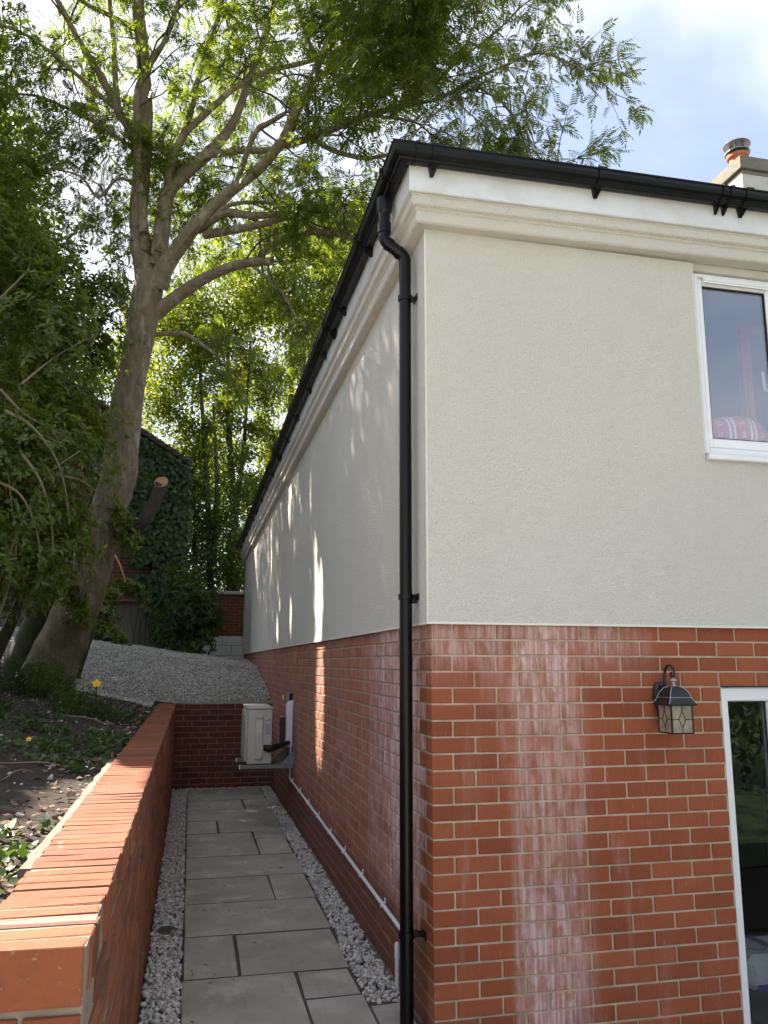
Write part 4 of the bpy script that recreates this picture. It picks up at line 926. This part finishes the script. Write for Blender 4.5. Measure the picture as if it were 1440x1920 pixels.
def foliage(name, blobs, parent, mat, per, size, tmpl=LEAF2, shell=.55, up=.5, gaps=False, rosette=0, single=0, density=None):
    """leaves spread through the volume of a union of uneven balls; blobs are (centre, radius)"""
    PP, DD, NN, SS = [], [], [], []
    for c, r in blobs:
        n = int(per*r**2); u = unit(n); rad = r*(shell+(1.08-shell)*rng.uniform(0, 1, n)**.7)
        lump = 1+.28*(vnoise(u[:, 0]*2.4+c[0], u[:, 1]*2.4+u[:, 2]*2.1+c[2], 3)-.5)*2
        p = np.array(c)+u*(rad*lump)[:, None]
        if rosette:
            k = rosette; ax = u+np.array([0, 0, up])+rng.normal(0, .35, u.shape); ax /= np.linalg.norm(ax, axis=1)[:, None]
            t1 = np.cross(ax, unit(n)); t1 /= np.linalg.norm(t1, axis=1)[:, None]; t2 = np.cross(ax, t1)
            for i in range(k):
                a = 2*math.pi*i/k+rng.normal(0, .25, n); lift = rng.uniform(.0, .75, n)
                d = t1*np.cos(a)[:, None]+t2*np.sin(a)[:, None]+ax*lift[:, None]+np.array([0, 0, -.22]); PP.append(p+ax*rng.uniform(-.04, .04, n)[:, None]); DD.append(d); NN.append(ax+rng.normal(0, .2, u.shape)); SS.append(size*rng.uniform(.65, 1.2, n))
        else:
            PP.append(p); DD.append(unit(n)+np.array([0, 0, -.5])); NN.append(u*.4+unit(n)*.7+np.array([0, 0, up])); SS.append(size*rng.uniform(.6, 1.25, n))
    P, D, N, S = np.vstack(PP), np.vstack(DD), np.vstack(NN), np.concatenate(SS)
    hole = vnoise(P[:, 0]*1.7+P[:, 1]*.9, P[:, 2]*1.7+P[:, 1]*.6, 12)*.6+vnoise(P[:, 0]*4+P[:, 1]*2, P[:, 2]*4, 13)*.4
    ok = hole > (density if density is not None else .30)
    ok &= P[:, 2] > terr(P[:, 0], P[:, 1])+.01
    if gaps: ok &= ~sun_gaps2(P, D, S)
    P, D, N, S = P[ok], D[ok], N[ok], S[ok]
    if single:                                  # the leaves nearest the camera are parts of their own
        dist = np.linalg.norm(P-CAM, axis=1); q = (P-CAM); zc = q@FW; px = 720+F*(q@RT)/zc; py = 960-F*(q@UP)/zc
        dist = np.where((px > 0) & (px < 1440) & (py > 0) & (py < 1920), dist, 1e3); o_ = np.argsort(dist)[:single]
        me = mesh_np('leaf', tmpl[0], tmpl[1], mat.get('single', None) or mat['joined']) if isinstance(mat, dict) else mesh_np('leaf', tmpl[0], tmpl[1], mat)
        fr = frames(D[o_], N[o_])
        for i, k in enumerate(o_):
            o = link('leaf', me, parent); f = fr[i]*S[k]; o.matrix_world = Matrix(((f[0, 0], f[0, 1], f[0, 2], P[k, 0]), (f[1, 0], f[1, 1], f[1, 2], P[k, 1]), (f[2, 0], f[2, 1], f[2, 2], P[k, 2]), (0, 0, 0, 1)))
        m = np.ones(len(P), bool); m[o_] = False; P, D, N, S = P[m], D[m], N[m], S[m]
    o = link(name, leaf_mesh(name, P, D, N, S, tmpl, mat), parent); stuff(o); return o
B = lambda *l: [(at(x, y, Y), r) for x, y, Y, r in l]
# laurel --------------------------------------------------------------
la_ = thing('laurel_tree', 'big dark evergreen laurel with long glossy leaves at the left edge', 'tree')
foliage('crown', B((-120, 480, 5.6, 1.25), (-20, 510, 5.8, .75), (-150, 760, 5.2, 1.35), (60, 640, 5.4, .85), (120, 540, 6.0, .70), (150, 650, 5.9, .62), (40, 880, 5.0, .80), (120, 800, 5.6, .65), (-120, 1020, 4.6, 1.1), (70, 1010, 5.2, .55), (-80, 400, 6, .75), (190, 560, 6.2, .35), (205, 680, 6.2, .25)), la_, m_laurel, 1150, .098, LEAF4, .35, .6, True, 6, 220, .43)
m3 = MB()
for pts in ([(-40, 1260, 5.6), (-10, 1100, 5.6), (30, 950, 5.7), (80, 800, 5.8), (110, 660, 5.9), (130, 540, 6)], [(-60, 1270, 5.4), (-70, 1000, 5.4), (-40, 700, 5.6), (0, 480, 5.8)], [(-20, 1250, 5.8), (40, 1120, 5.8), (60, 1000, 5.6), (90, 900, 5.5)]):
    limb(m3, pts, [28, 22, 16, 12, 8, 5], 4, 8)
m3.build('stem', m_moss, la_, True)
m3 = MB()
for pts in ([(0, 730, 4.6), (45, 775, 4.6), (95, 805, 4.7), (140, 830, 4.8), (190, 895, 4.9)], [(95, 800, 4.7), (120, 850, 4.7), (135, 920, 4.7)], [(60, 860, 4.6), (110, 900, 4.6), (128, 960, 4.6)], [(0, 560, 5), (50, 510, 5)], [(40, 720, 4.7), (110, 665, 5), (185, 625, 5.3)], [(0, 900, 4.6), (40, 960, 4.6), (52, 1020, 4.6)]):
    limb(m3, pts, [5, 4, 3, 2.5, 2], 5, 5)
m3.build('bare_twigs', m_deadtwig, la_)
HEART = (np.array([(0, 0, 0), (.42, .18, .04), (.36, .55, .03), (0, 1, -.05), (-.36, .55, .03), (-.42, .18, .04)]), LEAF4[1])
rs_ = thing('round_leaved_shrub', 'pale round leaved shrub with bare arching twigs in front of the dark laurel', 'shrub')
foliage('leaves', B((15, 880, 4.3, .26), (70, 960, 4.3, .24), (5, 985, 4.2, .26), (120, 890, 4.5, .20), (150, 850, 4.6, .14), (35, 1060, 4.3, .20), (90, 1035, 4.4, .15), (-30, 1080, 4.2, .25), (30, 800, 4.4, .18)), rs_, m_pale_leaf, 2300, .058, HEART, .1, .6, True, 0, 60, .34)
m3 = MB()
for pts in ([(-60, 1300, 4.3), (-30, 1180, 4.3), (10, 1060, 4.25), (50, 960, 4.3), (90, 890, 4.4), (150, 845, 4.5)], [(-50, 1290, 4.3), (0, 1150, 4.3), (30, 1040, 4.3), (20, 930, 4.3), (10, 850, 4.3)], [(10, 770, 4.3), (60, 800, 4.3), (105, 860, 4.35), (125, 930, 4.4), (130, 985, 4.4)], [(40, 850, 4.25), (75, 900, 4.25), (95, 970, 4.3), (100, 1040, 4.3)], [(-10, 900, 4.2), (40, 930, 4.2), (70, 1000, 4.25), (75, 1070, 4.25)], [(100, 890, 4.4), (150, 900, 4.5), (185, 925, 4.6)]): limb(m3, pts, [6, 5, 4, 3, 2.5, 2], 5, 5)
m3.build('stems', m_deadtwig, rs_, True)
# small laurel suckers at the foot of the tree
for bl, lab in [([(185, 1185, 11.6, .24), (210, 1195, 11.5, .20), (195, 1150, 11.8, .24), (175, 1200, 11.4, .18), (205, 1120, 11.9, .18), (225, 1205, 11.3, .12)], 'low laurel shoots at the back of the leaning trunk on the gravel'), ([(138, 1122, 6.7, .13), (148, 1150, 6.65, .12), (128, 1105, 6.7, .08)], 'few broad leaf shoots growing from the bark at the trunk foot'), ([(255, 1108, 12.2, .15), (238, 1100, 12.2, .14), (272, 1122, 12.2, .11), (225, 1095, 12.2, .10)], 'laurel sprig with a broken pale stem right of the trunk'), ([(226, 985, 6.75, .13), (240, 1010, 6.75, .13), (222, 960, 6.8, .10), (250, 985, 6.7, .08)], 'leafy shoots sprouting around the cut limb stub')]:
    o = thing('laurel_shoot', lab, 'shrub', 'laurel shoots round the tree'); foliage('leaves', B(*bl), o, m_laurel, 1700, .115, LEAF4, .1, .5, False, 4, 0, .0)
    m3 = MB(); c0 = at(*bl[0][:3]); g0 = terr(c0[0], c0[1]) if bl[0][1] > 1090 and bl[0][2] > 7 else c0[2]-.12
    for x_, y_, Y_, r_ in bl: c = at(x_, y_, Y_); V, Fs = tube_geo(smooth_path([(c0[0]+jit(.03), c0[1], float(g0)), (c0+c)/2+np.array([jit(.03), 0, -.04]), c]), np.linspace(.006, .003, 9), 5); m3.add(V, Fs)
    m3.build('stem', m_twig, o)
    if 'broken' in lab: MB().tube(smooth_path([at(214, 1038, 12.1), at(226, 1062, 12.1), at(236, 1095, 12.15)]), [.020, .018, .017, .016, .015, .014, .013, .012, .011][:9], 7).build('broken_stem', m_cut, o)
for px_, py_, r_ in [(264, 716, .045), (196, 985, .05), (246, 640, .035)]:
    c = at(px_, py_, 6.78); f = np.array([.12, -.97, .1]); f /= np.linalg.norm(f); u_ = np.cross(f, [0, 0, 1]); u_ /= np.linalg.norm(u_); v_ = np.cross(u_, f)
    ring = [c+(u_*math.cos(a)*.8+v_*math.sin(a))*r_ for a in np.linspace(0, 2*math.pi, 13)]; V, Fs = tube_geo(ring, r_*.33, 6); mbk = MB().add(V, Fs); V, Fs = tube_geo([c+f*-.03, c+f*.006], r_*.7, 10); mbk.add(V, Fs); mbk.build('knot', m_barka, ash, True)
# ivy on the outbuilding ------------------------------------------------
iv = thing('ivy', 'dark ivy hanging down the corner of the brown brick outbuilding', 'climber')
n = 9000; x = rng.uniform(-3.6, -1.28, n); z = rng.uniform(1.9, 6.9, n)
zt = np.minimum(6.0+(-1.56-x)*.62, 9); left = np.interp(z, [2.0, 3.0, 3.6, 4.3, 4.8, 5.5, 6.9], [-2.0, -2.15, -2.35, -2.45, -2.9, -3.4, -3.5])+.3*(vnoise(x*3, z*3, 1)-.5)
ok = (x > left) & (z < zt-.02) & (vnoise(x*2.5, z*2.5, 31) > .16); x, z = x[ok], z[ok]; n = len(x)
P = np.stack([x, gy-.03-rng.uniform(0, .16, n)-.12*vnoise(x*2, z*2, 7), z], 1); D = np.stack([rng.normal(0, .5, n), rng.normal(-.25, .25, n), -np.ones(n)], 1); N = np.stack([rng.normal(0, .4, n), -np.ones(n), rng.normal(.45, .35, n)], 1)
HEART = (np.array([(0, 0, 0), (.42, .18, .04), (.36, .55, .03), (0, 1, -.05), (-.36, .55, .03), (-.42, .18, .04)]), LEAF4[1])
stuff(link('leaves', leaf_mesh('leaves', P, D, N, rng.uniform(.07, .14, n), HEART, m_ivy), iv))
m3 = MB()
for i in range(7): xx = -1.6-.12*i; V, Fs = tube_geo(smooth_path([(xx, gy-.02, 2.0), (xx+jit(.1), gy-.03, 3.2), (xx+jit(.15), gy-.03, 4.4), (xx+jit(.2), gy-.03, 5.4)]), .014, 6); m3.add(V, Fs)
m3.build('stem', m_barkd, iv)
# shrub against the boundary ---------------------------------------------
sh = thing('dark_shrub', 'dark leafy shrub in the gravel in front of the boundary wall', 'shrub')
foliage('leaves', B((350, 1150, 12.6, .55), (372, 1165, 12.4, .42), (330, 1190, 12.6, .40), (385, 1125, 12.6, .30), (402, 1118, 12.9, .14), (365, 1200, 12.3, .35), (340, 1090, 12.9, .4)), sh, m_bgdark, 520, .15, LEAF4, .3, .3, False, 4, 0, .25)
m3 = MB()
for i in range(12):
    c = at(365, 1222, 12.5); e_ = c+np.array([jit(.7), jit(.4), rng.uniform(.4, 1.3)]); V, Fs = tube_geo(smooth_path([c+np.array([jit(.1), 0, -.05]), (c+e_)/2+np.array([jit(.1), 0, .15]), e_]), np.linspace(.018, .005, 9), 5); m3.add(V, Fs)
m3.build('stems', m_barkd, sh)
# trees behind ----------------------------------------------------------
def bg_tree(label, trunks, blobs, mat, bark=m_barkd, per=3700, size=.12, dens=.33, cat='tree', group='trees behind the garden'):
    o = thing('background_tree', label, cat, group)
    for k, (pts, wd) in enumerate(trunks):
        mb = MB(); limb(mb, pts, wd, 4, 8, .05); mb.build('trunk' if k == 0 else 'limb', bark, o, True)
    foliage('crown', B(*blobs), o, mat, per, size, LEAF2, .15, .35, False, 0, 0, dens); return o
bg_tree('bright leafy tree with a forked trunk behind the middle of the garden', [([(443, 1150, 18), (440, 980, 18), (432, 850, 18), (426, 740, 18), (430, 600, 18)], [17, 14, 11, 9, 6]), ([(440, 960, 18), (455, 860, 18), (462, 760, 18), (470, 640, 18)], [9, 8, 6, 4]), ([(432, 850, 18), (410, 760, 18), (395, 690, 18)], [6, 4, 3])],
        [(400, 640, 18, 1.0), (460, 590, 18, 1.0), (520, 540, 17.6, 1.0), (440, 500, 18.3, .9), (560, 610, 18, .9), (480, 690, 18, .7), (410, 760, 18.3, .5), (530, 700, 18.4, .55), (500, 800, 18.4, .5), (360, 560, 18, .8), (455, 850, 18.3, .6), (440, 780, 18, .6), (500, 745, 18, .6), (400, 830, 18, .55), (470, 905, 18.4, .6), (420, 905, 18.2, .6), (520, 840, 18.4, .6), (480, 800, 17.8, .4)], m_bgleaf)
bg_tree('slim double trunked tree just right of the ivy covered outbuilding', [([(396, 1150, 17), (392, 1000, 17), (386, 880, 17), (380, 780, 17), (372, 640, 17)], [13, 12, 10, 8, 5]), ([(398, 1060, 17.1), (406, 930, 17.1), (404, 840, 17.1), (400, 760, 17.1)], [10, 9, 7, 5])],
        [(330, 700, 17, .85), (375, 650, 17, .8), (330, 610, 17.3, .8), (300, 760, 17.2, .7), (350, 800, 17.4, .6), (380, 740, 17.4, .45), (330, 860, 17.6, .5), (370, 850, 17, .5), (360, 910, 17, .5), (390, 800, 16.9, .35)], m_bgleaf)
bg_tree('yellow green tree with drooping sprays beside the house eaves', [([(520, 1100, 19), (530, 900, 19), (545, 760, 19), (545, 640, 19), (550, 520, 19), (556, 420, 19)], [12, 11, 10, 9, 8, 5]), ([(545, 700, 19), (580, 600, 19), (620, 520, 19)], [6, 5, 3])],
        [(560, 560, 18.6, 1.0), (610, 500, 18.6, .95), (650, 430, 18.8, .9), (540, 470, 19, .9), (620, 600, 18.6, .7), (590, 420, 19.2, .8), (670, 520, 18.8, .7), (700, 420, 19, .8), (560, 680, 19, .5), (500, 440, 19, .8)], m_bgleaf)
bg_tree('far tall tree seen in gaps above the house gutter', [([(600, 1000, 26), (610, 700, 26), (620, 500, 26), (625, 380, 26)], [10, 9, 7, 4])],
        [(600, 620, 26, 1.2), (560, 760, 26, .9), (640, 500, 26, 1.2), (690, 430, 26, 1.0), (520, 860, 26, .9), (480, 930, 26, .8), (580, 460, 26, 1.2), (480, 560, 26, 1.2), (400, 880, 26, 1.2), (450, 720, 26, .8), (380, 480, 26, 1.0)], m_bgleaf, per=2400, size=.16)
bg_tree('tall green tree far behind the outbuilding roof', [([(150, 1150, 24), (150, 900, 24), (160, 700, 24), (150, 500, 24)], [14, 12, 10, 5])],
        [(150, 720, 24, 1.5), (60, 640, 24, 1.5), (240, 680, 24, 1.3), (20, 850, 24, 1.5), (240, 820, 24, 1.1), (120, 880, 24, 1.4), (-60, 720, 24, 1.6), (280, 600, 24, 1.0)], m_bgleaf, per=2000, size=.16)
wd_ = thing('woodland', 'mass of dark green woodland beyond the garden end', 'woodland')
foliage('leaves', [((-9+2.1*i+jit(.6), 31+jit(1.5), zc+jit(.5)), 1.9) for i in range(11) for zc in (2.6, 5.0, 7.2)], wd_, m_bgdark, 520, .26, LEAF2, .1, .4, False, 0, 0, .18); wd_['kind'] = 'stuff'
for lab, bl in [('dark evergreen bush right of the outbuilding under the trees', [(365, 960, 16.9, .8), (350, 1040, 16.6, .7), (390, 1040, 16.8, .7), (400, 990, 17, .6), (340, 960, 17, .6), (380, 900, 17.2, .55), (345, 900, 17.2, .5)]), ('dark evergreen bush over the boundary wall beside the house end', [(430, 990, 17, .8), (450, 920, 17.3, .7), (425, 1070, 16.8, .6), (455, 1080, 17, .6), (470, 1040, 17, .7), (440, 860, 17.5, .5), (410, 960, 17, .5), (500, 950, 17.4, .7)])]:
    bg_tree(lab, [([(bl[0][0], 1150, 17), (bl[0][0], 1000, 17)], [12, 8])], bl, m_bgdark, per=2200, size=.10, dens=.2, cat='bush', group='evergreen bushes at the garden end')
o = thing('background_tree', 'extra tree added beyond the laurel so its crown shades the house side', 'tree', 'trees behind the garden')  # added tree, placed off to the left to keep sun off the side wall
m3 = MB(); V, Fs = tube_geo(smooth_path([(-6.6, 12, 1.6), (-6.4, 12, 4), (-6.0, 12.1, 7), (-5.8, 12, 10)]), np.linspace(.28, .08, 13), 10); m3.add(V, Fs)
for yy_ in (7, 9, 10.5, 14, 16, 18.5): V, Fs = tube_geo(smooth_path([(-6.4, 12, 3.5+abs(yy_-12)*.2), (-5.8, (12+yy_)/2, 6.5), (-5.4, yy_, 9.5)]), np.linspace(.14, .03, 9), 7); m3.add(V, Fs)
m3.build('trunk', m_barkd, o, True)
foliage('crown', [((-6.1+.4*math.sin(i*2.1), 6.4+1.05*i, zc+.4*math.sin(i*1.7)), 1.25) for i in range(12) for zc in (7.4, 9.2, 11.0, 12.8)]+[((-6.0, 7.4, 9.2), .9), ((-5.9, 6.6, 8.4), .9), ((-6.1, 5.6, 8.6), .9), ((-6.2, 5.2, 7.4), 1.0), ((-4.9, 6.1, 7.2), .75), ((-4.7, 6.6, 7.6), .7), ((-5.0, 5.6, 6.6), .7)], o, m_bgdark, 780, .19, LEAF2, .1, .4, True, 0, 0, .10)
o = thing('background_tree', 'unseen evergreen added left of the garden bed to keep the passage in shade', 'tree', 'trees behind the garden')  # added out of view to block sky light from the left
m3 = MB()
for yy_ in (-1.5, 1.5, 4.5): V, Fs = tube_geo(smooth_path([(-7.0, yy_, .8), (-6.8, yy_+.2, 3), (-6.6, yy_, 6)]), np.linspace(.16, .05, 9), 8); m3.add(V, Fs)
m3.build('trunk', m_barkd, o, True)
foliage('crown', [((-6.6+.4*math.sin(i*2.3), -2.4+1.15*i, zc+.3*math.sin(i*1.9)), 1.15) for i in range(6) for zc in (2.0, 3.6)], o, m_bgdark, 520, .19, LEAF2, .1, .4, True, 0, 0, .16)
# low shrubs, flowers, weeds, litter on the bed --------------------------
for blobs, lab in [(B((60, 1325, 5.2, .30), (20, 1335, 5.0, .26), (100, 1312, 5.3, .24)), 'low fine leaved shrub at the foot of the big tree'), (B((150, 1352, 4.4, .22), (190, 1345, 4.4, .17), (120, 1345, 4.6, .18)), 'low fine leaved shrub carrying the yellow flower')]:
    blobs = [((c[0], c[1], ground_z(c)+r*.25), r) for c, r in blobs]
    o = thing('low_shrub', lab, 'shrub', 'low shrubs on the bed'); foliage('leaves', blobs, o, m_bgdark, 26000, .034, LEAF2, .3, .6, False, 0, 0, .2)
def flower(px, py, Y, r, label, stalk):
    c = at(px, py, Y); o = thing('yellow_flower', label, 'flower', 'yellow flowers')
    z0 = ground_z(c); V, Fs = tube_geo(smooth_path([(c[0]+stalk, c[1], z0), (c[0]+stalk*.4, c[1], (z0+c[2])/2), c]), .004 if r > .02 else .005, 6); MB().add(V, Fs).build('stalk', m_weed if r > .02 else m_deadtwig, o)
    f = np.array([.1, -.75, .6]); f /= np.linalg.norm(f); u = np.cross(f, [0, 0, 1]); u /= np.linalg.norm(u); v = np.cross(u, f)
    for i in range(5):
        a = 2*math.pi*i/5+.3; d = u*math.cos(a)+v*math.sin(a); s = -u*math.sin(a)+v*math.cos(a)
        V = [c, c+d*r*.5+s*r*.40+f*r*.12, c+d*r+s*r*.30+f*r*.2, c+d*r*1.06+f*r*.14, c+d*r-s*r*.30+f*r*.2, c+d*r*.5-s*r*.40+f*r*.12]; V += [p-f*.002 for p in V]
        MB().add(V, [(0, 1, 2, 3, 4, 5), (11, 10, 9, 8, 7, 6)]+[(k, 6+k, 6+(k+1) % 6, (k+1) % 6) for k in range(6)]).build('petal', m_petal, o)
    MB().lathe([(0, r*.16), (r*.18, r*.1), (r*.2, 0)], c+f*r*.08, 8).build('centre', m_yellow, o)
flower(181, 1282, 4.3, .042, 'bright yellow five petalled flower above the low shrub', .03)
flower(54, 1386, 1.9, .016, 'tiny yellow flower on a pale bent stalk among the weeds', -.02)
n = 5200; x = -1.60-3.2*rng.uniform(0, 1, n)**1.6; y = rng.uniform(-2, 7, n); cl = vnoise(x*1.8, y*1.8, 21)*.6+vnoise(x*5, y*5, 22)*.4
near_wall = np.exp(-((x+1.68)/.12)**2)*.5
ok = (rng.uniform(0, 1, n) < np.clip((cl-.35)*2.2+near_wall, .05, 1)) & ~is_gravel(x, y); x, y = x[ok], y[ok]; n = len(x)
P = np.stack([x, y, terr(x, y)+rng.uniform(.004, .02, n)], 1); D = unit(n)*np.array([1, 1, .25]); N = np.array([0, 0, 1.0])+rng.normal(0, .45, (n, 3))
CURL = (np.array([(0, 0, .03), (.20, .22, .10), (.23, .6, .09), (0, 1, .05), (-.23, .6, .12), (-.20, .22, .06)]), LEAF4[1])
stuff(link('leaf_litter', leaf_mesh('leaf_litter', P, D, N, rng.uniform(.02, .052, n), CURL, m_dead)))
n = 700; x = -1.58-2.6*rng.uniform(0, 1, n)**1.4; y = rng.uniform(-2, 6.8, n); ok = ~is_gravel(x, y); x, y = x[ok], y[ok]
stones('pebbles', np.stack([x, y, terr(x, y)+.002], 1), rng.uniform(.004, .014, len(x))*rng.choice([1, 1, 1.6], len(x)), m_gravel)
# weeds in patches
PP, DD, NN, SS = [], [], [], []
for i in range(760):
    cx_ = -1.62-2.3*rng.uniform(0, 1)**1.3; cy_ = rng.uniform(-1.9, 5.5)
    if vnoise(np.array([cx_*1.6]), np.array([cy_*1.3]), 41)[0] < (.42 if cy_ < 1.2 else .54) or is_gravel(cx_, cy_): continue
    k = rng.integers(8, 26); rr = rng.uniform(.03, .11); a = rng.uniform(0, 6.28, k); q = rr*np.sqrt(rng.uniform(0, 1, k)); px_, py_ = cx_+q*np.cos(a), cy_+q*np.sin(a)
    px_ = np.minimum(px_, -1.56)
    PP.append(np.stack([px_, py_, terr(px_, py_)+rng.uniform(0, .045, k)], 1)); DD.append(np.stack([np.cos(a), np.sin(a), rng.uniform(-.1, .9, k)], 1)+rng.normal(0, .3, (k, 3))); NN.append(np.array([0, 0, 1.0])+rng.normal(0, .35, (k, 3))); SS.append(rng.uniform(.018, .044, k))
P, D, N, S = np.vstack(PP), np.vstack(DD), np.vstack(NN), np.concatenate(SS)
stuff(link('weeds', leaf_mesh('weeds', P, D, N, S, HEART, m_weed)))
mb = MB()
for i in range(46):
    x = -1.65-2.0*rng.uniform(0, 1); y = rng.uniform(-1.8, 5.5); a = rng.uniform(0, 6.28); Ln = rng.uniform(.12, .55); pts = []
    for k in range(5): xx = min(x+math.cos(a+k*.1)*Ln*k/4, -1.60); yy_ = y+math.sin(a+k*.12)*Ln*k/4; pts.append((xx, yy_, float(terr(xx, yy_))+.012+.012*math.sin(k*1.3)))
    V, Fs = tube_geo(smooth_path(pts, 2), rng.uniform(.0025, .006), 5); mb.add(V, Fs)
stuff(mb.build('twigs', m_deadtwig))
st_ = at(128, 1282, 6.4); o = thing('edging_board', 'short dark timber edging stump between the low shrub and gravel', 'timber edging')
MB().box(st_[0]-.035, st_[0]+.035, 6.3, 6.55, st_[2]-.3, st_[2]+.10, .008).build('board', m_barkd, o)
dl = thing('dead_leaf', 'dark curled dead leaf lying on the pale chippings left of the slabs', 'dead leaf')
V, Fs = place(CURL[0], np.array([[-1.27, 1.75, .018]]), frames(np.array([[1, .1, .02]]), np.array([[0, -.3, 1.0]])), np.array([.14]))[0], CURL[1]
MB().add(V, [tuple(f) for f in Fs]).build('blade', m_barkd, dl)
mb = MB()
for i in range(55):
    x = rng.uniform(-1.06, -.2); y = rng.uniform(.3, 7.4)**1.0; a = rng.uniform(0, 3.14); Ln = rng.uniform(.008, .035)
    V, Fs = tube_geo([(x, y, .004), (x+math.cos(a)*Ln*.5, y+math.sin(a)*Ln*.5, .006), (x+math.cos(a+.4)*Ln, y+math.sin(a+.4)*Ln, .004)], .0018, 4); mb.add(V, Fs)
stuff(mb.build('leaf_litter', m_barkd))
# indoors, seen through the glass ----------------------------------------
cu = thing('cushion', 'red and white striped cushion lying inside the upstairs window', 'cushion')
t = NT('red cushion cloth'); x_, y_, z_ = t.xyz()
u_ = t.math('ADD', x_, t.math('MULTIPLY', z_, -.25))
s1 = t.math('ABSOLUTE', t.math('SUBTRACT', t.math('FRACT', t.math('DIVIDE', t.math('SUBTRACT', u_, 1.055), .135)), .5))
band = t.math('MULTIPLY', t.mr(s1, .16, .145, 0, 1), t.mr(s1, .05, .065, 0, 1))
c = t.mix(band, (.62, .10, .11), (.85, .82, .80))
zz = t.math('ABSOLUTE', t.math('SUBTRACT', t.math('FRACT', t.math('DIVIDE', z_, .075)), .5))
glyph = t.math('MULTIPLY', t.math('MULTIPLY', t.mr(t.noise(95, 1), .54, .57), t.mr(s1, .36, .40)), t.mr(zz, .30, .24, 0, 1))
c = t.mix(t.math('MULTIPLY', glyph, .8), c, (.85, .80, .78)); c = t.mix(t.mr(zz, .47, .49, 0, .5), c, (.42, .05, .06)); m_cush = t.pbr(c, .9)
V = []; Fs = []; nu, nv = 24, 14
for i in range(nu):
    for j in range(nv):
        a, b = -1+2*i/(nu-1), -1+2*j/(nv-1); th = (1-abs(a)**2.6)*(1-abs(b)**2.6)
        for s in (-1, 1): V.append((1.945+a*.205*(1-.06*b*b), .205+s*.075*max(th, .02)**.5+.05*b, 2.995+b*.115*(1-.30*a*a)+.01*math.sin(a*3)))
id_ = lambda i, j, s: (i*nv+j)*2+s
for i in range(nu-1):
    for j in range(nv-1):
        for s in (0, 1): Fs.append((id_(i, j, s), id_(i+1, j, s), id_(i+1, j+1, s), id_(i, j+1, s)))
MB().add(V, Fs).build('cover', m_cush, cu, True)
MB().box(1.60, 2.82, .092, .36, 2.845, 2.872, .004).build('inner_sill', m_frame, house)
rf_ = thing('red_frame', 'tall pinkish red wooden frame standing inside the upstairs room', 'frame')
m_redw = plain('red painted wood', (.55, .13, .10), .5, .2, 20)
MB().box(2.335, 2.405, .60, .66, 1.85, 3.83, .004).box(2.352, 2.388, .585, .60, 1.90, 3.78, .003).build('post', m_redw, rf_); MB().box(2.335, 3.1, .60, .66, 3.832, 3.89, .004).build('top_rail', m_redw, rf_); MB().box(3.03, 3.10, .60, .66, 1.85, 3.83, .004).build('post', m_redw, rf_)
bgk = thing('plastic_pack', 'white and blue printed plastic pack lying inside the patio door', 'pack')
V, Fs = bevbox(.50, .34, .17, .05); V += rng.normal(0, .004, V.shape); MB().add(V+np.array([1.97, .30, .09]), Fs).build('pack', plain('white film', (.62, .64, .70), .3), bgk)
MB().box(1.76, 2.19, .126, .1285, .015, .045).build('blue_band', plain('blue print', (.03, .03, .22), .3), bgk)
MB().add([(1.93, .16, .1765), (1.98, .16, .1765), (1.96, .44, .1765), (1.91, .44, .1765), (1.93, .16, .1745), (1.98, .16, .1745), (1.96, .44, .1745), (1.91, .44, .1745)], [(0, 1, 2, 3), (7, 6, 5, 4), (0, 4, 5, 1), (1, 5, 6, 2), (2, 6, 7, 3), (3, 7, 4, 0)]).build('blue_stripe', plain('blue print stripe', (.06, .06, .35), .3), bgk)
sw = [(1.78+.11*t_+.03*math.cos(6.5*t_)*t_, .24+.03*math.sin(7*t_)*t_, .1768) for t_ in np.linspace(0, 1, 14)]
V, Fs = tube_geo(sw, .003, 5); MB().add(V, Fs).build('swirl_print', plain('grey print', (.10, .12, .13), .4), bgk)
# hedge behind the photographer, mirrored in the door glass ---------------
hb = thing('garden_hedge', 'dark garden hedge behind the photographer mirrored in the door glass', 'hedge')
foliage('leaves', [((x, -6.2+.4*math.sin(x*2), 1.3), 1.25) for x in np.arange(3.0, 12, 1.1)], hb, m_bgdark, 1500, .13, LEAF2, .2, .3, False, 0, 0, .2)
m3 = MB()
for x in np.arange(3.0, 12, 1.1): V, Fs = tube_geo([(x, -6.2, 0.0), (x, -6.2, 1.2)], .05, 6); m3.add(V, Fs)
m3.build('stems', m_barkd, hb)
